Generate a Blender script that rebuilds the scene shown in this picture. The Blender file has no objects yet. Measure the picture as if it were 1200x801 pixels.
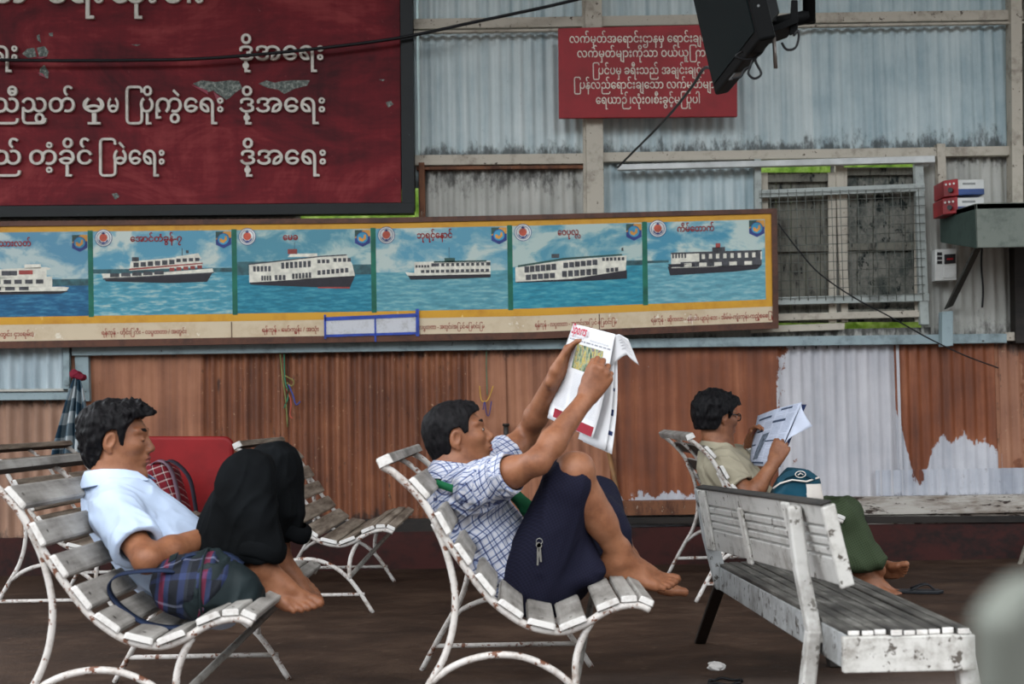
import bpy, math, random
import numpy as np
from mathutils import Vector, Matrix, noise as mnoise
random.seed(7); np.random.seed(7)
SC = bpy.context.scene
COL = SC.collection
# ------------------------------------------------------------------ camera
HC = 0.90; FPX = 1667.0; PITCH = math.atan(84.5/FPX); ROLL = math.radians(1.0)
_F = Vector((0, math.cos(PITCH), math.sin(PITCH))); _R0 = Vector((1, 0, 0)); _U0 = Vector((0, -math.sin(PITCH), math.cos(PITCH)))
_R = _R0*math.cos(ROLL) - _U0*math.sin(ROLL); _U = _R0*math.sin(ROLL) + _U0*math.cos(ROLL)
cam_d = bpy.data.cameras.new('camera'); cam = bpy.data.objects.new('camera', cam_d); COL.objects.link(cam)
M = Matrix.Identity(4)
for i in range(3):
    M[i][0] = _R[i]; M[i][1] = _U[i]; M[i][2] = -_F[i]
M[2][3] = HC
cam.matrix_world = M
cam_d.sensor_width = 36.0; cam_d.lens = 36.0*FPX/1200.0
cam_d.clip_start = 0.05
cam_d.dof.use_dof = True; cam_d.dof.focus_distance = 5.6; cam_d.dof.aperture_fstop = 4.5
SC.camera = cam
# ------------------------------------------------------------------ light and exposure
SC.view_settings.view_transform = 'Standard'
SC.view_settings.look = 'None'
SC.view_settings.gamma = 1.0
SC.view_settings.use_curve_mapping = False
SC.view_settings.exposure = -0.22
SC.cycles.max_bounces = 6
SC.cycles.diffuse_bounces = 4
world = bpy.data.worlds.new('overcast_sky'); SC.world = world
world.use_nodes = True
_wn = world.node_tree.nodes; _wl = world.node_tree.links
_wb = _wn['Background']; _tc = _wn.new('ShaderNodeTexCoord'); _sx = _wn.new('ShaderNodeSeparateXYZ'); _rp = _wn.new('ShaderNodeValToRGB'); _ml = _wn.new('ShaderNodeMath'); _ml.operation = 'MULTIPLY_ADD'
_wl.new(_tc.outputs['Generated'], _sx.inputs[0]); _wl.new(_sx.outputs['Z'], _rp.inputs[0])
_e = _rp.color_ramp.elements; _e[0].position = 0.0; _e[0].color = (0.05, 0.05, 0.05, 1); _e[1].position = 0.16; _e[1].color = (0.09, 0.095, 0.09, 1)
_q = _e.new(0.32); _q.color = (0.86, 0.93, 1.0, 1); _q = _e.new(0.8); _q.color = (1.0, 1.0, 1.0, 1)
_wl.new(_rp.outputs[0], _wb.inputs['Color'])
# overcast sky, a little brighter towards the left
_ml.inputs[1].default_value = -2.6; _ml.inputs[2].default_value = 5.2
_wl.new(_sx.outputs['X'], _ml.inputs[0]); _wl.new(_ml.outputs[0], _wb.inputs['Strength'])

# ------------------------------------------------------------------ helpers
def P(x, y, Y):
    """world point at depth Y seen at photo pixel (x, y)"""
    d = _R*(x-600.0) + _U*(400.5-y) + _F*FPX
    d = d*(Y/d.y)
    return Vector((d.x, d.y, d.z+HC))

def lin(c, a=1.0):
    r = []
    for v in c[:3]:
        v = v/255.0
        r.append(v/12.92 if v <= 0.04045 else ((v+0.055)/1.055)**2.4)
    return (r[0], r[1], r[2], a)

class NT:
    def __init__(self, name, rough=0.7, spec=0.3, metal=0.0):
        self.m = bpy.data.materials.new(name); self.m.use_nodes = True
        self.t = self.m.node_tree; self.b = self.t.nodes['Principled BSDF']
        self.b.inputs['Roughness'].default_value = rough
        self.b.inputs['Specular IOR Level'].default_value = spec
        self.b.inputs['Metallic'].default_value = metal
    def n(self, typ, **kw):
        nd = self.t.nodes.new(typ)
        for k, v in kw.items(): setattr(nd, k, v)
        return nd
    def put(self, sock, v):
        if hasattr(v, 'links') or isinstance(v, bpy.types.NodeSocket): self.t.links.new(v, sock)
        elif isinstance(v, (tuple, list)):
            sock.default_value = tuple(v)[:len(sock.default_value)]
        else: sock.default_value = v
    def co(self, kind='Object'): return self.n('ShaderNodeTexCoord').outputs[kind]
    def attr(self, name): return self.n('ShaderNodeAttribute', attribute_name=name).outputs['Fac']
    def acol(self, name): return self.n('ShaderNodeAttribute', attribute_name=name).outputs['Color']
    def map(self, v, scale=(1, 1, 1), loc=(0, 0, 0), rot=(0, 0, 0)):
        m = self.n('ShaderNodeMapping'); self.put(m.inputs['Vector'], v)
        m.inputs['Scale'].default_value = scale; m.inputs['Location'].default_value = loc; m.inputs['Rotation'].default_value = rot
        return m.outputs[0]
    def noise(self, v, scale=5, detail=4, rough=0.55, dist=0.0):
        m = self.n('ShaderNodeTexNoise'); self.put(m.inputs['Vector'], v)
        m.inputs['Scale'].default_value = scale; m.inputs['Detail'].default_value = detail
        m.inputs['Roughness'].default_value = rough; m.inputs['Distortion'].default_value = dist
        return m.outputs['Fac']
    def vor(self, v, scale=5):
        m = self.n('ShaderNodeTexVoronoi'); self.put(m.inputs['Vector'], v); m.inputs['Scale'].default_value = scale
        return m.outputs['Distance']
    def math(self, op, a, b=0.0, c=0.0, clamp=False):
        m = self.n('ShaderNodeMath', operation=op, use_clamp=clamp)
        self.put(m.inputs[0], a); self.put(m.inputs[1], b)
        if len(m.inputs) > 2: self.put(m.inputs[2], c)
        return m.outputs[0]
    def ss(self, v, a, b):
        m = self.n('ShaderNodeMapRange', interpolation_type='SMOOTHSTEP')
        self.put(m.inputs[0], v); m.inputs[1].default_value = a; m.inputs[2].default_value = b
        m.inputs[3].default_value = 0.0; m.inputs[4].default_value = 1.0
        return m.outputs[0]
    def ramp(self, f, stops, interp='LINEAR'):
        m = self.n('ShaderNodeValToRGB'); e = m.color_ramp.elements; m.color_ramp.interpolation = interp
        while len(e) < len(stops): e.new(0.5)
        for el, (p, c) in zip(e, stops): el.position = p; el.color = lin(c) if max(c) > 1.0 or len(c) == 3 else c
        self.put(m.inputs[0], f); return m.outputs[0]
    def mix(self, f, a, b, blend='MIX'):
        m = self.n('ShaderNodeMix', data_type='RGBA', blend_type=blend)
        self.put(m.inputs[0], f)
        self.put(m.inputs[6], lin(a) if isinstance(a, tuple) else a)
        self.put(m.inputs[7], lin(b) if isinstance(b, tuple) else b)
        return m.outputs[2]
    def sep(self, v):
        m = self.n('ShaderNodeSeparateXYZ'); self.put(m.inputs[0], v); return m.outputs
    def comb(self, x, y, z):
        m = self.n('ShaderNodeCombineXYZ')
        for i, v in enumerate((x, y, z)): self.put(m.inputs[i], v)
        return m.outputs[0]
    def bump(self, h, strength=0.3, dist=0.01):
        m = self.n('ShaderNodeBump'); m.inputs['Strength'].default_value = strength; m.inputs['Distance'].default_value = dist
        self.put(m.inputs['Height'], h); self.t.links.new(m.outputs[0], self.b.inputs['Normal'])
    def color(self, c): self.put(self.b.inputs['Base Color'], lin(c) if isinstance(c, tuple) else c)
    def rough(self, v): self.put(self.b.inputs['Roughness'], v)

def plain(name, c, rough=0.7, spec=0.3, metal=0.0, var=0.18, scale=9.0):
    t = NT(name, rough, spec, metal)
    f = t.noise(t.co(), scale, 4)
    lo = tuple(max(0, v*(1-var)) for v in c); hi = tuple(min(255, v*(1+var)) for v in c)
    t.color(t.ramp(f, [(0.3, lo), (0.7, hi)]))
    return t.m

def grimy(name, base, dark, amt=0.45, scale=6.0, stretch=(1, 1, 1), rough=0.7, chip=None, chip_amt=0.62, chip_scale=30.0, bump=0.0, spec=0.3):
    """paint with grime blotches and small chips showing another colour"""
    t = NT(name, rough, spec)
    c = t.map(t.co(), stretch)
    f1 = t.noise(c, scale, 6, 0.65); f2 = t.noise(c, scale*5.3, 4, 0.6)
    f = t.math('ADD', t.math('MULTIPLY', f1, 0.7), t.math('MULTIPLY', f2, 0.3))
    w = 0.16
    k = t.ss(f, 0.5+(0.5-amt)*0.5-w*0.5, 0.5+(0.5-amt)*0.5+w)
    col = t.mix(k, base, dark)
    if chip:
        q = t.noise(c, chip_scale, 5, 0.7)
        col = t.mix(t.ss(q, chip_amt, chip_amt+0.04), col, chip)
    t.color(col)
    if bump: t.bump(f2, bump, 0.004)
    return t.m

class MB:
    def __init__(self): self.v = []; self.f = []; self.mi = []; self.sm = []; self.at = {}
    def face(self, idx, mi=0, smooth=False): self.f.append(idx); self.mi.append(mi); self.sm.append(smooth)
    def add(self, vs, fs, mi=0, smooth=False):
        o = len(self.v); self.v += [tuple(v) for v in vs]
        for f in fs: self.face([o+i for i in f], mi, smooth)
        return o
    def quad(self, a, b, c, d, mi=0): self.add([a, b, c, d], [(0, 1, 2, 3)], mi)
    def box(self, lo, hi, mi=0):
        x0, y0, z0 = lo; x1, y1, z1 = hi
        self.hexa([(x0, y0, z0), (x1, y0, z0), (x1, y1, z0), (x0, y1, z0), (x0, y0, z1), (x1, y0, z1), (x1, y1, z1), (x0, y1, z1)], mi)
    def hexa(self, c, mi=0):
        self.add(c, [(0, 3, 2, 1), (4, 5, 6, 7), (0, 1, 5, 4), (1, 2, 6, 5), (2, 3, 7, 6), (3, 0, 4, 7)], mi)
    def prism(self, poly, d, mi=0, mi_side=None, mi_back=None):
        """polygon (list of Vector, any plane) pushed by vector d"""
        n = len(poly); d = Vector(d)
        o = self.add(list(poly)+[Vector(p)+d for p in poly], [], mi)
        self.face(list(range(o, o+n)), mi); self.face(list(range(o+2*n-1, o+n-1, -1)), mi if mi_back is None else mi_back)
        for i in range(n):
            j = (i+1) % n
            self.face([o+i, o+n+i, o+n+j, o+j], mi if mi_side is None else mi_side)
    def tube(self, pts, r, n=8, mi=0, cap=True, smooth=True, flat=None):
        pts = [Vector(p) for p in pts]; m = len(pts)
        rs = r if isinstance(r, (list, tuple)) else [r]*m
        o = len(self.v); up = None
        for i, p in enumerate(pts):
            t = (pts[min(i+1, m-1)]-pts[max(i-1, 0)])
            t = t.normalized() if t.length > 1e-9 else Vector((0, 0, 1))
            if up is None:
                a = Vector((0, 1, 0)) if abs(t.y) < 0.9 else Vector((0, 0, 1))
                up = (a-t*a.dot(t)).normalized()
            else:
                up = up-t*up.dot(t); up = up.normalized() if up.length > 1e-6 else t.orthogonal().normalized()
            s = t.cross(up)
            for k in range(n):
                an = 2*math.pi*k/n
                fl = flat if flat else 1.0
                self.v.append(tuple(p+(up*math.cos(an)+s*math.sin(an)*fl)*rs[i]))
        for i in range(m-1):
            for k in range(n):
                k2 = (k+1) % n
                self.face([o+i*n+k, o+i*n+k2, o+(i+1)*n+k2, o+(i+1)*n+k], mi, smooth)
        if cap:
            self.face([o+k for k in range(n)][::-1], mi); self.face([o+(m-1)*n+k for k in range(n)], mi)
    def grid(self, rows, mi=0, smooth=True, closed=False):
        """rows: list of equal-length lists of points"""
        o = len(self.v); n = len(rows[0])
        for r in rows: self.v += [tuple(p) for p in r]
        for i in range(len(rows)-1):
            for k in range(n if closed else n-1):
                k2 = (k+1) % n
                self.face([o+i*n+k, o+i*n+k2, o+(i+1)*n+k2, o+(i+1)*n+k], mi, smooth)
        return o
    def disc(self, c, r, n=16, ax=(0, 1, 0), mi=0, asp=1.0):
        ax = Vector(ax).normalized(); u = Vector((1, 0, 0)) if abs(ax.x) < 0.9 else Vector((0, 0, 1))
        u = (u-ax*u.dot(ax)).normalized(); w = ax.cross(u)
        self.add([Vector(c)+u*math.cos(2*math.pi*k/n)*r+w*math.sin(2*math.pi*k/n)*r*asp for k in range(n)], [list(range(n))], mi)
    def build(self, name, mats, parent=None, origin=None, attrs=None, bevel=0.0):
        me = bpy.data.meshes.new(name)
        vs = self.v
        if origin is not None:
            ov = Vector(origin); vs = [tuple(Vector(v)-ov) for v in vs]
        me.from_pydata(vs, [], self.f); 
        if not isinstance(mats, (list, tuple)): mats = [mats]
        for m in mats: me.materials.append(m)
        me.polygons.foreach_set('material_index', self.mi)
        me.polygons.foreach_set('use_smooth', self.sm)
        if attrs:
            for k, a in attrs.items():
                at = me.attributes.new(k, 'FLOAT', 'POINT'); at.data.foreach_set('value', np.asarray(a, dtype=np.float32))
        me.update()
        o = bpy.data.objects.new(name, me); COL.objects.link(o)
        if origin is not None: o.location = origin
        if bevel:
            b = o.modifiers.new('bevel', 'BEVEL'); b.width = bevel; b.segments = 2; b.limit_method = 'ANGLE'
        if parent is not None:
            o.parent = parent
            if parent.type == 'EMPTY' and origin is None: o.matrix_parent_inverse = Matrix.Translation(-parent.location)
        return o

def tag(o, label=None, cat=None, group=None, kind=None):
    if label: o['label'] = label
    if cat: o['category'] = cat
    if group: o['group'] = group
    if kind: o['kind'] = kind
    return o

def thing(name, loc, label=None, cat=None, group=None, kind=None):
    o = bpy.data.objects.new(name, None); COL.objects.link(o); o.location = loc; o.empty_display_size = 0.1
    return tag(o, label, cat, group, kind)

def copy_tree(o, parent=None):
    c = o.copy(); COL.objects.link(c)
    if parent is not None: c.parent = parent
    for ch in list(o.children): copy_tree(ch, c)
    return c

def spline(pts, sub=6):
    """Catmull-Rom through points"""
    pts = [Vector(p) for p in pts]; out = []
    q = [pts[0]*2-pts[1]]+pts+[pts[-1]*2-pts[-2]]
    for i in range(1, len(q)-2):
        for k in range(sub):
            t = k/sub; a, b, c, d = q[i-1], q[i], q[i+1], q[i+2]
            out.append(0.5*((2*b)+(c-a)*t+(2*a-5*b+4*c-d)*t*t+(3*b-a-3*c+d)*t**3))
    out.append(pts[-1]); return out

# ------------------------------------------------------------------ lettering (laid out glyph by glyph)
_GL = {}
def glyph(ch, offset=0.0, res=3):
    key = (ch, offset, res)
    if key in _GL: return _GL[key]
    def ev(body, off):
        c = bpy.data.curves.new('t', 'FONT'); c.body = body; c.resolution_u = res; c.offset = off; c.fill_mode = 'BOTH'
        o = bpy.data.objects.new('t', c); COL.objects.link(o)
        bpy.context.view_layer.update()
        me = o.evaluated_get(bpy.context.evaluated_depsgraph_get()).to_mesh()
        vs = [tuple(v.co) for v in me.vertices]; fs = [list(p.vertices) for p in me.polygons]
        bpy.data.objects.remove(o); bpy.data.curves.remove(c)
        return vs, fs
    vs, fs = ev(ch, offset) if ch.strip() else ([], [])
    a, _ = ev(ch+'|', 0.0); b, _ = ev('|', 0.0)
    adv = max(v[0] for v in a)-max(v[0] for v in b)
    _GL[key] = (vs, fs, adv); return _GL[key]

def layout(text, extra=0.0, offset=0.0):
    """text in visual order; '{dx,dy,s}' before a character moves and scales only that character"""
    out = []; pen = 0.0; i = 0; mod = None
    while i < len(text):
        ch = text[i]
        if ch == '{':
            j = text.index('}', i); mod = [float(q) for q in text[i+1:j].split(',')]; i = j+1; continue
        vs, fs, adv = glyph(ch, offset)
        dx, dy, s = mod if mod else (0, 0, 1)
        if vs: out.append(([(v[0]*s+pen+dx, v[1]*s+dy) for v in vs], fs))
        if mod is None or s == 1: pen += adv
        if adv > 0.02: pen += extra
        mod = None; i += 1
    return out, pen

def lettering(mb, text, p0, p1, h, up, out, thick=0.0, mi=0, extra=0.0, offset=0.0, x0=None, fit=True):
    """write text from world point p0 (baseline start) to p1 (baseline end); h = world size of one em"""
    gl, w = layout(text, extra, offset)
    p0 = Vector(p0); p1 = Vector(p1); d = p1-p0
    sx = d.length/w if fit else h
    d = d.normalized(); up = Vector(up).normalized(); out = Vector(out).normalized()
    for gi, (vs, fs) in enumerate(gl):
        o = out*(0.0004*(gi % 3))
        pts = [p0+d*(x*sx)+up*(y*h)+o for x, y in vs]
        if thick > 0:
            fr = [p+out*thick for p in pts]; n = len(pts)
            edges = {}
            for f in fs:
                for k in range(len(f)):
                    a, b = f[k], f[(k+1) % len(f)]
                    if (b, a) in edges: del edges[(b, a)]
                    else: edges[(a, b)] = 1
            mb.add(pts+fr, [[i+n for i in f] for f in fs]+[[a, b, b+n, a+n] for a, b in edges], mi)
        else:
            mb.add(pts, fs, mi)
# ------------------------------------------------------------------ the setting
YW = 8.5
def W(x, y, dy=0.0): return P(x, y, YW-dy)
UPW = Vector((0, 0, 1)); OUT = Vector((0, -1, 0))

# floor -------------------------------------------------------------
def floor_mat():
    t = NT('trodden_floor_painted_shade', 0.8, 0.12)
    c = t.co(); s = t.sep(c)
    f = t.noise(c, 1.3, 6, 0.62); g = t.noise(c, 30, 6, 0.78); h = t.noise(t.map(c, (1, 1.6, 1)), 4.0, 7, 0.72)
    m = t.math('ADD', t.math('MULTIPLY', f, 0.55), t.math('MULTIPLY', h, 0.45))
    col = t.ramp(m, [(0.34, (34, 24, 18)), (0.5, (56, 41, 32)), (0.66, (82, 64, 52))])
    # painted light and shade: front strip lighter, floor darker in under the chairs
    edge = t.math('ADD', s[1], t.math('MULTIPLY', t.noise(c, 2.5, 4), 0.5))
    k = t.ss(edge, 4.75, 5.25)
    col = t.mix(k, t.ramp(m, [(0.3, (78, 67, 61)), (0.7, (112, 99, 92))]), col)
    col = t.mix(t.ss(g, 0.58, 0.70), col, (96, 82, 70))
    col = t.mix(t.ss(g, 0.42, 0.30), col, (26, 19, 16))
    t.color(col); t.bump(t.math('ADD', g, t.math('MULTIPLY', f, 0.6)), 0.5, 0.012)
    t.rough(t.ramp(h, [(0.35, (0.65, 0.65, 0.65, 1)), (0.65, (0.9, 0.9, 0.9, 1))]))
    return t.m
fm = MB(); fm.add([(-12, -9, 0), (12, -9, 0), (12, 9.2, 0), (-12, 9.2, 0)], [(0, 1, 2, 3)])
tag(fm.build('floor', floor_mat()), kind='structure')
# roof over the waiting shed, unseen, placed to block and shape the sky light
rm = MB(); rm.box((-9, 2.2, 6.2), (9, 9.0, 6.28))
tag(rm.build('ceiling', plain('roof_tin', (92, 92, 90))), kind='structure')

# corrugated sheets ---------------------------------------------------
def sheet_mat(name, base, light, dark, rust=(92, 54, 36), flake=(196, 190, 178), flake_amt=0.66, rust_amt=0.3, second=None, rough=0.55, streak=9.0, amp=1.0):
    """painted corrugated iron; attribute 'paint' > 0 shows the second coat"""
    t = NT(name, rough, 0.35)
    c = t.co()
    st = t.noise(t.map(c, (streak, 1, 0.55)), 1.0, 6, 0.65, 0.4)
    bl = t.noise(c, 2.6, 6, 0.65); fine = t.noise(c, 38, 5, 0.72); med = t.noise(t.map(c, (2.2, 1, 1)), 9, 5, 0.68)
    col = t.ramp(t.math('ADD', t.math('MULTIPLY', st, 0.6), t.math('MULTIPLY', bl, 0.4)), [(0.34, dark), (0.5, base), (0.66, light)])
    if second:
        p = t.math('ADD', t.attr('paint'), t.math('MULTIPLY', t.math('SUBTRACT', med, 0.5), 0.30))
        p = t.math('ADD', p, t.math('MULTIPLY', t.math('SUBTRACT', fine, 0.5), 0.10))
        c2 = t.ramp(t.math('ADD', t.math('MULTIPLY', st, 0.5), t.math('MULTIPLY', bl, 0.5)), [(0.35, second[1]), (0.52, second[0]), (0.68, second[2])])
        col = t.mix(t.ss(p, -0.008, 0.008), col, c2)
    k = t.math('ADD', t.math('MULTIPLY', st, 0.45), t.math('MULTIPLY', med, 0.55))
    lo = 0.74-rust_amt*0.5
    col = t.mix(t.math('MULTIPLY', t.ss(k, lo, lo+0.10), 0.85), col, rust)
    col = t.mix(t.ss(fine, flake_amt, flake_amt+0.05), col, flake)
    # grime gathered along the lower and upper sheet ends
    dt = t.math('ADD', t.attr('dirt'), t.math('MULTIPLY', t.math('SUBTRACT', med, 0.55), 1.3))
    col = t.mix(t.math('MULTIPLY', t.ss(dt, 0.55, 0.9), 0.8), col, (38, 36, 34))
    t.color(col); t.bump(med, 0.25, 0.006)
    return t.m

wall = thing('wall_back', (0, YW, 0), kind='structure')
def sheet(name, x0, x1, y0, y1, mat, paint=None, dy=0.0, pitch=0.066, amp=0.0105, skew=0.0, dirt=(0.05, 0.05), dx=0.011):
    """a corrugated iron sheet hung on the wall between photo columns x0..x1 and rows y0 (top) .. y1 (bottom)"""
    a = W((x0+x1)/2, y0, dy); b = W((x0+x1)/2, y1, dy)
    X0 = W(x0, (y0+y1)/2, dy).x; X1 = W(x1, (y0+y1)/2, dy).x
    z1, z0 = a.z, b.z
    nx = max(8, int((X1-X0)/dx)); nz = max(4, int((z1-z0)/0.03)) if paint else max(3, int((z1-z0)/0.12))
    mb = MB(); rows = []; pa = []; di = []
    ph = random.random()*6
    for j in range(nz+1):
        z = z0+(z1-z0)*j/nz; row = []
        for i in range(nx+1):
            X = X0+(X1-X0)*i/nx
            wob = 0.004*mnoise.noise((X*1.5, z*1.2, ph))
            y = YW-dy+amp*math.sin(2*math.pi*X/pitch+ph)+wob
            # the wall as seen is not quite square to the frame: follow the roll of the sheets' ends
            row.append((X+skew*(z-z0), y, z))
            if paint:
                pa.append(paint(X, z))
            dd = 0.0
            if dirt[0] and z-z0 < dirt[0]*4: dd = max(dd, 1-(z-z0)/(dirt[0]*4))
            if dirt[1] and z1-z < dirt[1]*4: dd = max(dd, 1-(z1-z)/(dirt[1]*4))
            di.append(dd)
        rows.append(row)
    mb.grid(rows)
    at = {'dirt': di}
    if paint: at['paint'] = pa
    return mb.build('corrugated_sheet', mat, wall, attrs=at)

blue = sheet_mat('blue_white_zinc', (184, 196, 197), (206, 214, 213), (146, 165, 171), streak=16.0, rust=(104, 106, 104), flake=(58, 58, 56), flake_amt=0.69, rust_amt=0.22)
blue2 = sheet_mat('dull_blue_zinc', (176, 191, 194), (200, 210, 210), (134, 156, 164), rust=(98, 100, 98), flake=(52, 54, 54), flake_amt=0.68, rust_amt=0.26)
grey = sheet_mat('grey_beige_zinc', (166, 165, 158), (188, 186, 179), (130, 130, 126), rust=(92, 90, 87), flake=(58, 58, 56), flake_amt=0.68, rust_amt=0.26)
# upper band
sheet('a', -240, 350, -330, 408, grey)
sheet('b', 348, 487, -330, 222, blue2, dy=0.004)
sheet('c', 485, 696, -330, 185, blue, dirt=(0.06, 0))
sheet('d', 692, 948, -330, 182, blue, dirt=(0.07, 0))
sheet('e', 944, 1196, -330, 180, blue2, dy=0.008, dirt=(0.09, 0))
sheet('f', 1190, 1460, -330, 180, blue, dy=0.004)
# middle band
sheet('g', 491, 700, 190, 330, grey, dirt=(0, 0.13)); 
sheet('h', 694, 889, 183, 330, blue2, dirt=(0, 0.05))
sheet('i', 1092, 1460, 178, 402, grey, dirt=(0.1, 0.05))
sheet('j', 346, 500, 266, 408, grey); sheet('k', 495, 892, 322, 408, grey, dy=-0.006)
sheet('k2', 885, 1096, 385, 408, grey, dy=-0.01); sheet('k3', 1076, 1096, 170, 400, grey, dy=-0.02); sheet('k4', 976, 990, 190, 378, grey, dy=-0.035, dx=0.004)
sheet('k5', -240, 96, 330, 475, grey, dy=-0.02)

brown_d = sheet_mat('rust_brown_paint', (118, 70, 46), (152, 98, 66), (76, 44, 32), rust=(54, 33, 26), flake=(176, 142, 112), flake_amt=0.64, rust_amt=0.38, rough=0.5, streak=24.0, second=((150, 104, 80), (128, 86, 66), (166, 120, 94)))
brown_l = sheet_mat('faded_brown_paint', (148, 97, 70), (172, 118, 88), (112, 69, 49), rust=(98, 60, 42), flake=(186, 156, 128), flake_amt=0.69, rust_amt=0.26, rough=0.5, streak=18.0, second=((120, 70, 46), (98, 56, 38), (140, 86, 58)))
white2 = ((178, 178, 184), (150, 152, 160), (200, 199, 203))
brown_w = sheet_mat('red_brown_over_white_paint', (122, 68, 42), (156, 96, 64), (86, 47, 31), rust=(72, 40, 29), flake=(186, 176, 166), flake_amt=0.70, rust_amt=0.2, rough=0.45, second=white2)
white_w = sheet_mat('white_zinc_paint', (182, 180, 184), (202, 199, 202), (156, 157, 164), rust=(150, 122, 116), flake=(92, 84, 80), flake_amt=0.72, rust_amt=0.16, second=((124, 70, 44), (96, 52, 34), (150, 90, 60)))
tan_p = sheet_mat('pinkish_tan_paint', (150, 116, 96), (170, 134, 112), (122, 92, 76), rust=(104, 72, 56), flake=(188, 170, 150), flake_amt=0.70, rust_amt=0.2)

def wx(px): return W(px, 500).x
def wz(py, px=900): return W(px, py).z
def interp(x, pts):
    if x <= pts[0][0]: return pts[0][1]
    for (a, b), (c, d) in zip(pts, pts[1:]):
        if x <= c: return b+(d-b)*(x-a)/(c-a)
    return pts[-1][1]
def nz2(X, z, s, o=0): return mnoise.noise((X*s, z*s, 3.1+o))
def two(X, z): return 0.25*nz2(X*3, z*0.7, 1.3)-0.03+0.12*nz2(X, z, 7)
def drip(bound, k=0.05, f=16):
    """paint-coat boundary: below z = bound(X) the second coat shows"""
    return lambda X, z: (bound(X)-z)*1.6+k*nz2(X, z*0.6, f)+k*nz2(X, 0, f*0.5, 5)
# left of the lower wall
sheet('l', -240, 88, 465, 640, tan_p, amp=0.012, pitch=0.085)
sheet('m', 84, 236, 404, 648, brown_l, paint=lambda X, z: two(X, z)-0.32, dy=0.012, amp=0.004)
sheet('n', 233, 338, 404, 628, brown_d, paint=lambda X, z: two(X, z)-0.28, amp=0.0125)
sheet('o', 330, 552, 404, 612, brown_d, paint=lambda X, z: two(X, z)-0.25, dy=0.006, amp=0.0135)
sheet('p', 548, 594, 404, 610, brown_l, paint=lambda X, z: two(X, z)-0.3, dy=0.012, amp=0.004)
sheet('q', 590, 718, 404, 610, brown_l, paint=lambda X, z: two(X, z)-0.2, dy=0.004, amp=0.004)
b1 = lambda X: interp(X, [(wx(716), wz(580)), (wx(760), wz(578)), (wx(800), wz(576)), (wx(850), wz(577)), (wx(912), wz(574))])
sheet('r', 714, 914, 402, 622, brown_w, paint=drip(b1, 0.05, 20), dy=0.010, amp=0.003, dirt=(0.0, 0.03))
bw = lambda X, z: (wx(930)-X)*0.9*(1 if z > wz(440) else 0.6)-0.06+0.05*nz2(X, z, 9)
sheet('s', 908, 1056, 400, 620, white_w, paint=bw, dy=0.004, amp=0.0105, dirt=(0.05, 0.0))
_bt = [(1048, 470), (1056, 500), (1066, 548), (1074, 566), (1082, 556), (1090, 530), (1100, 512), (1115, 516), (1128, 510), (1140, 520), (1155, 516), (1172, 530)]
b3 = lambda X: interp(X, [(wx(a), wz(b, a)) for a, b in _bt])
sheet('t', 1050, 1174, 400, 618, brown_w, paint=drip(b3, 0.04, 22), dy=0.008, amp=0.010, dirt=(0, 0))
sheet('u', 1168, 1460, 400, 618, brown_d, paint=lambda X, z: two(X, z)-0.02, dy=0.004, amp=0.010)
white_b = sheet_mat('white_paint_patch', (172, 174, 182), (194, 194, 199), (142, 146, 156), rust=(112, 100, 98), flake=(70, 64, 60), flake_amt=0.66, rust_amt=0.3, second=((104, 56, 38), (84, 46, 32), (124, 70, 48)))
drp = lambda X, z: 0.06-abs(X-wx(1073))*2.6-max(0, wz(566)-z)*1.5+0.02*nz2(X, z, 20)
sheet('v', 1026, 1460, 547, 584, white_b, paint=drp, dy=0.014, amp=0.0095, dirt=(0.03, 0))

# timbers ----------------------------------------------------------
white_t = grimy('white_grimy_timber', (176, 174, 166), (112, 104, 96), 0.42, 5, (1, 1, 1), 0.65, (72, 62, 54), 0.64, 26, 0.2)
beige_t = grimy('beige_grimy_timber', (182, 174, 160), (126, 116, 104), 0.40, 5, (1, 1, 1), 0.7, (66, 54, 46), 0.63, 24, 0.2)
bluish_t = grimy('pale_blue_timber', (142, 158, 162), (100, 112, 114), 0.42, 5, (1, 1, 1), 0.65, (66, 64, 60), 0.64, 30, 0.2)
grime_w = grimy('peeling_white_plank', (172, 166, 158), (106, 92, 80), 0.5, 4, (0.5, 1, 2.5), 0.7, (46, 34, 28), 0.55, 14, 0.3)
dark_t = grimy('dark_timber', (40, 34, 30), (22, 19, 17), 0.5, 6, (0.5, 1, 2), 0.6, (104, 90, 78), 0.68, 22, 0.3)  # plain dark timber tone with paler chips
rust_t = grimy('rusty_plank', (118, 76, 52), (70, 42, 30), 0.5, 6, (2, 1, 0.8), 0.7, (176, 160, 142), 0.64, 24, 0.3)
N_T = [0]
def timber(x0, y0, x1, y1, w, mat, dy=0.05, depth=0.05, vertical=False, parent=None, name=None):
    """a squared timber whose face runs from photo point (x0,y0) to (x1,y1); w = face width in photo pixels"""
    mb = MB()
    if vertical: c = [W(x0-w/2, y0, dy), W(x0+w/2, y0, dy), W(x1+w/2, y1, dy), W(x1-w/2, y1, dy)]
    else: c = [W(x0, y0+w/2, dy), W(x1, y1+w/2, dy), W(x1, y1-w/2, dy), W(x0, y0-w/2, dy)]
    mb.prism(c, (0, depth, 0))
    if parent is None:
        N_T[0] += 1; nm = 'trim_%d' % N_T[0]
    else: nm = name
    o = mb.build(nm, mat, parent, bevel=0.003)
    if parent is None: o['kind'] = 'structure'
    return o
timber(480, 28, 1460, 13, 12, beige_t, 0.055, 0.05)              # top girt
timber(480, 37.5, 1460, 22, 3, beige_t, 0.075, 0.03)
timber(486, 187.5, 688, 185.5, 12, beige_t, 0.055, 0.05)          # middle girt
timber(704, 184, 1460, 172, 11, beige_t, 0.055, 0.05)
timber(488, 197, 690, 195, 4, rust_t, 0.045, 0.04)
timber(692, -330, 698, 262, 20, beige_t, 0.09, 0.09, True)         # main post
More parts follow.
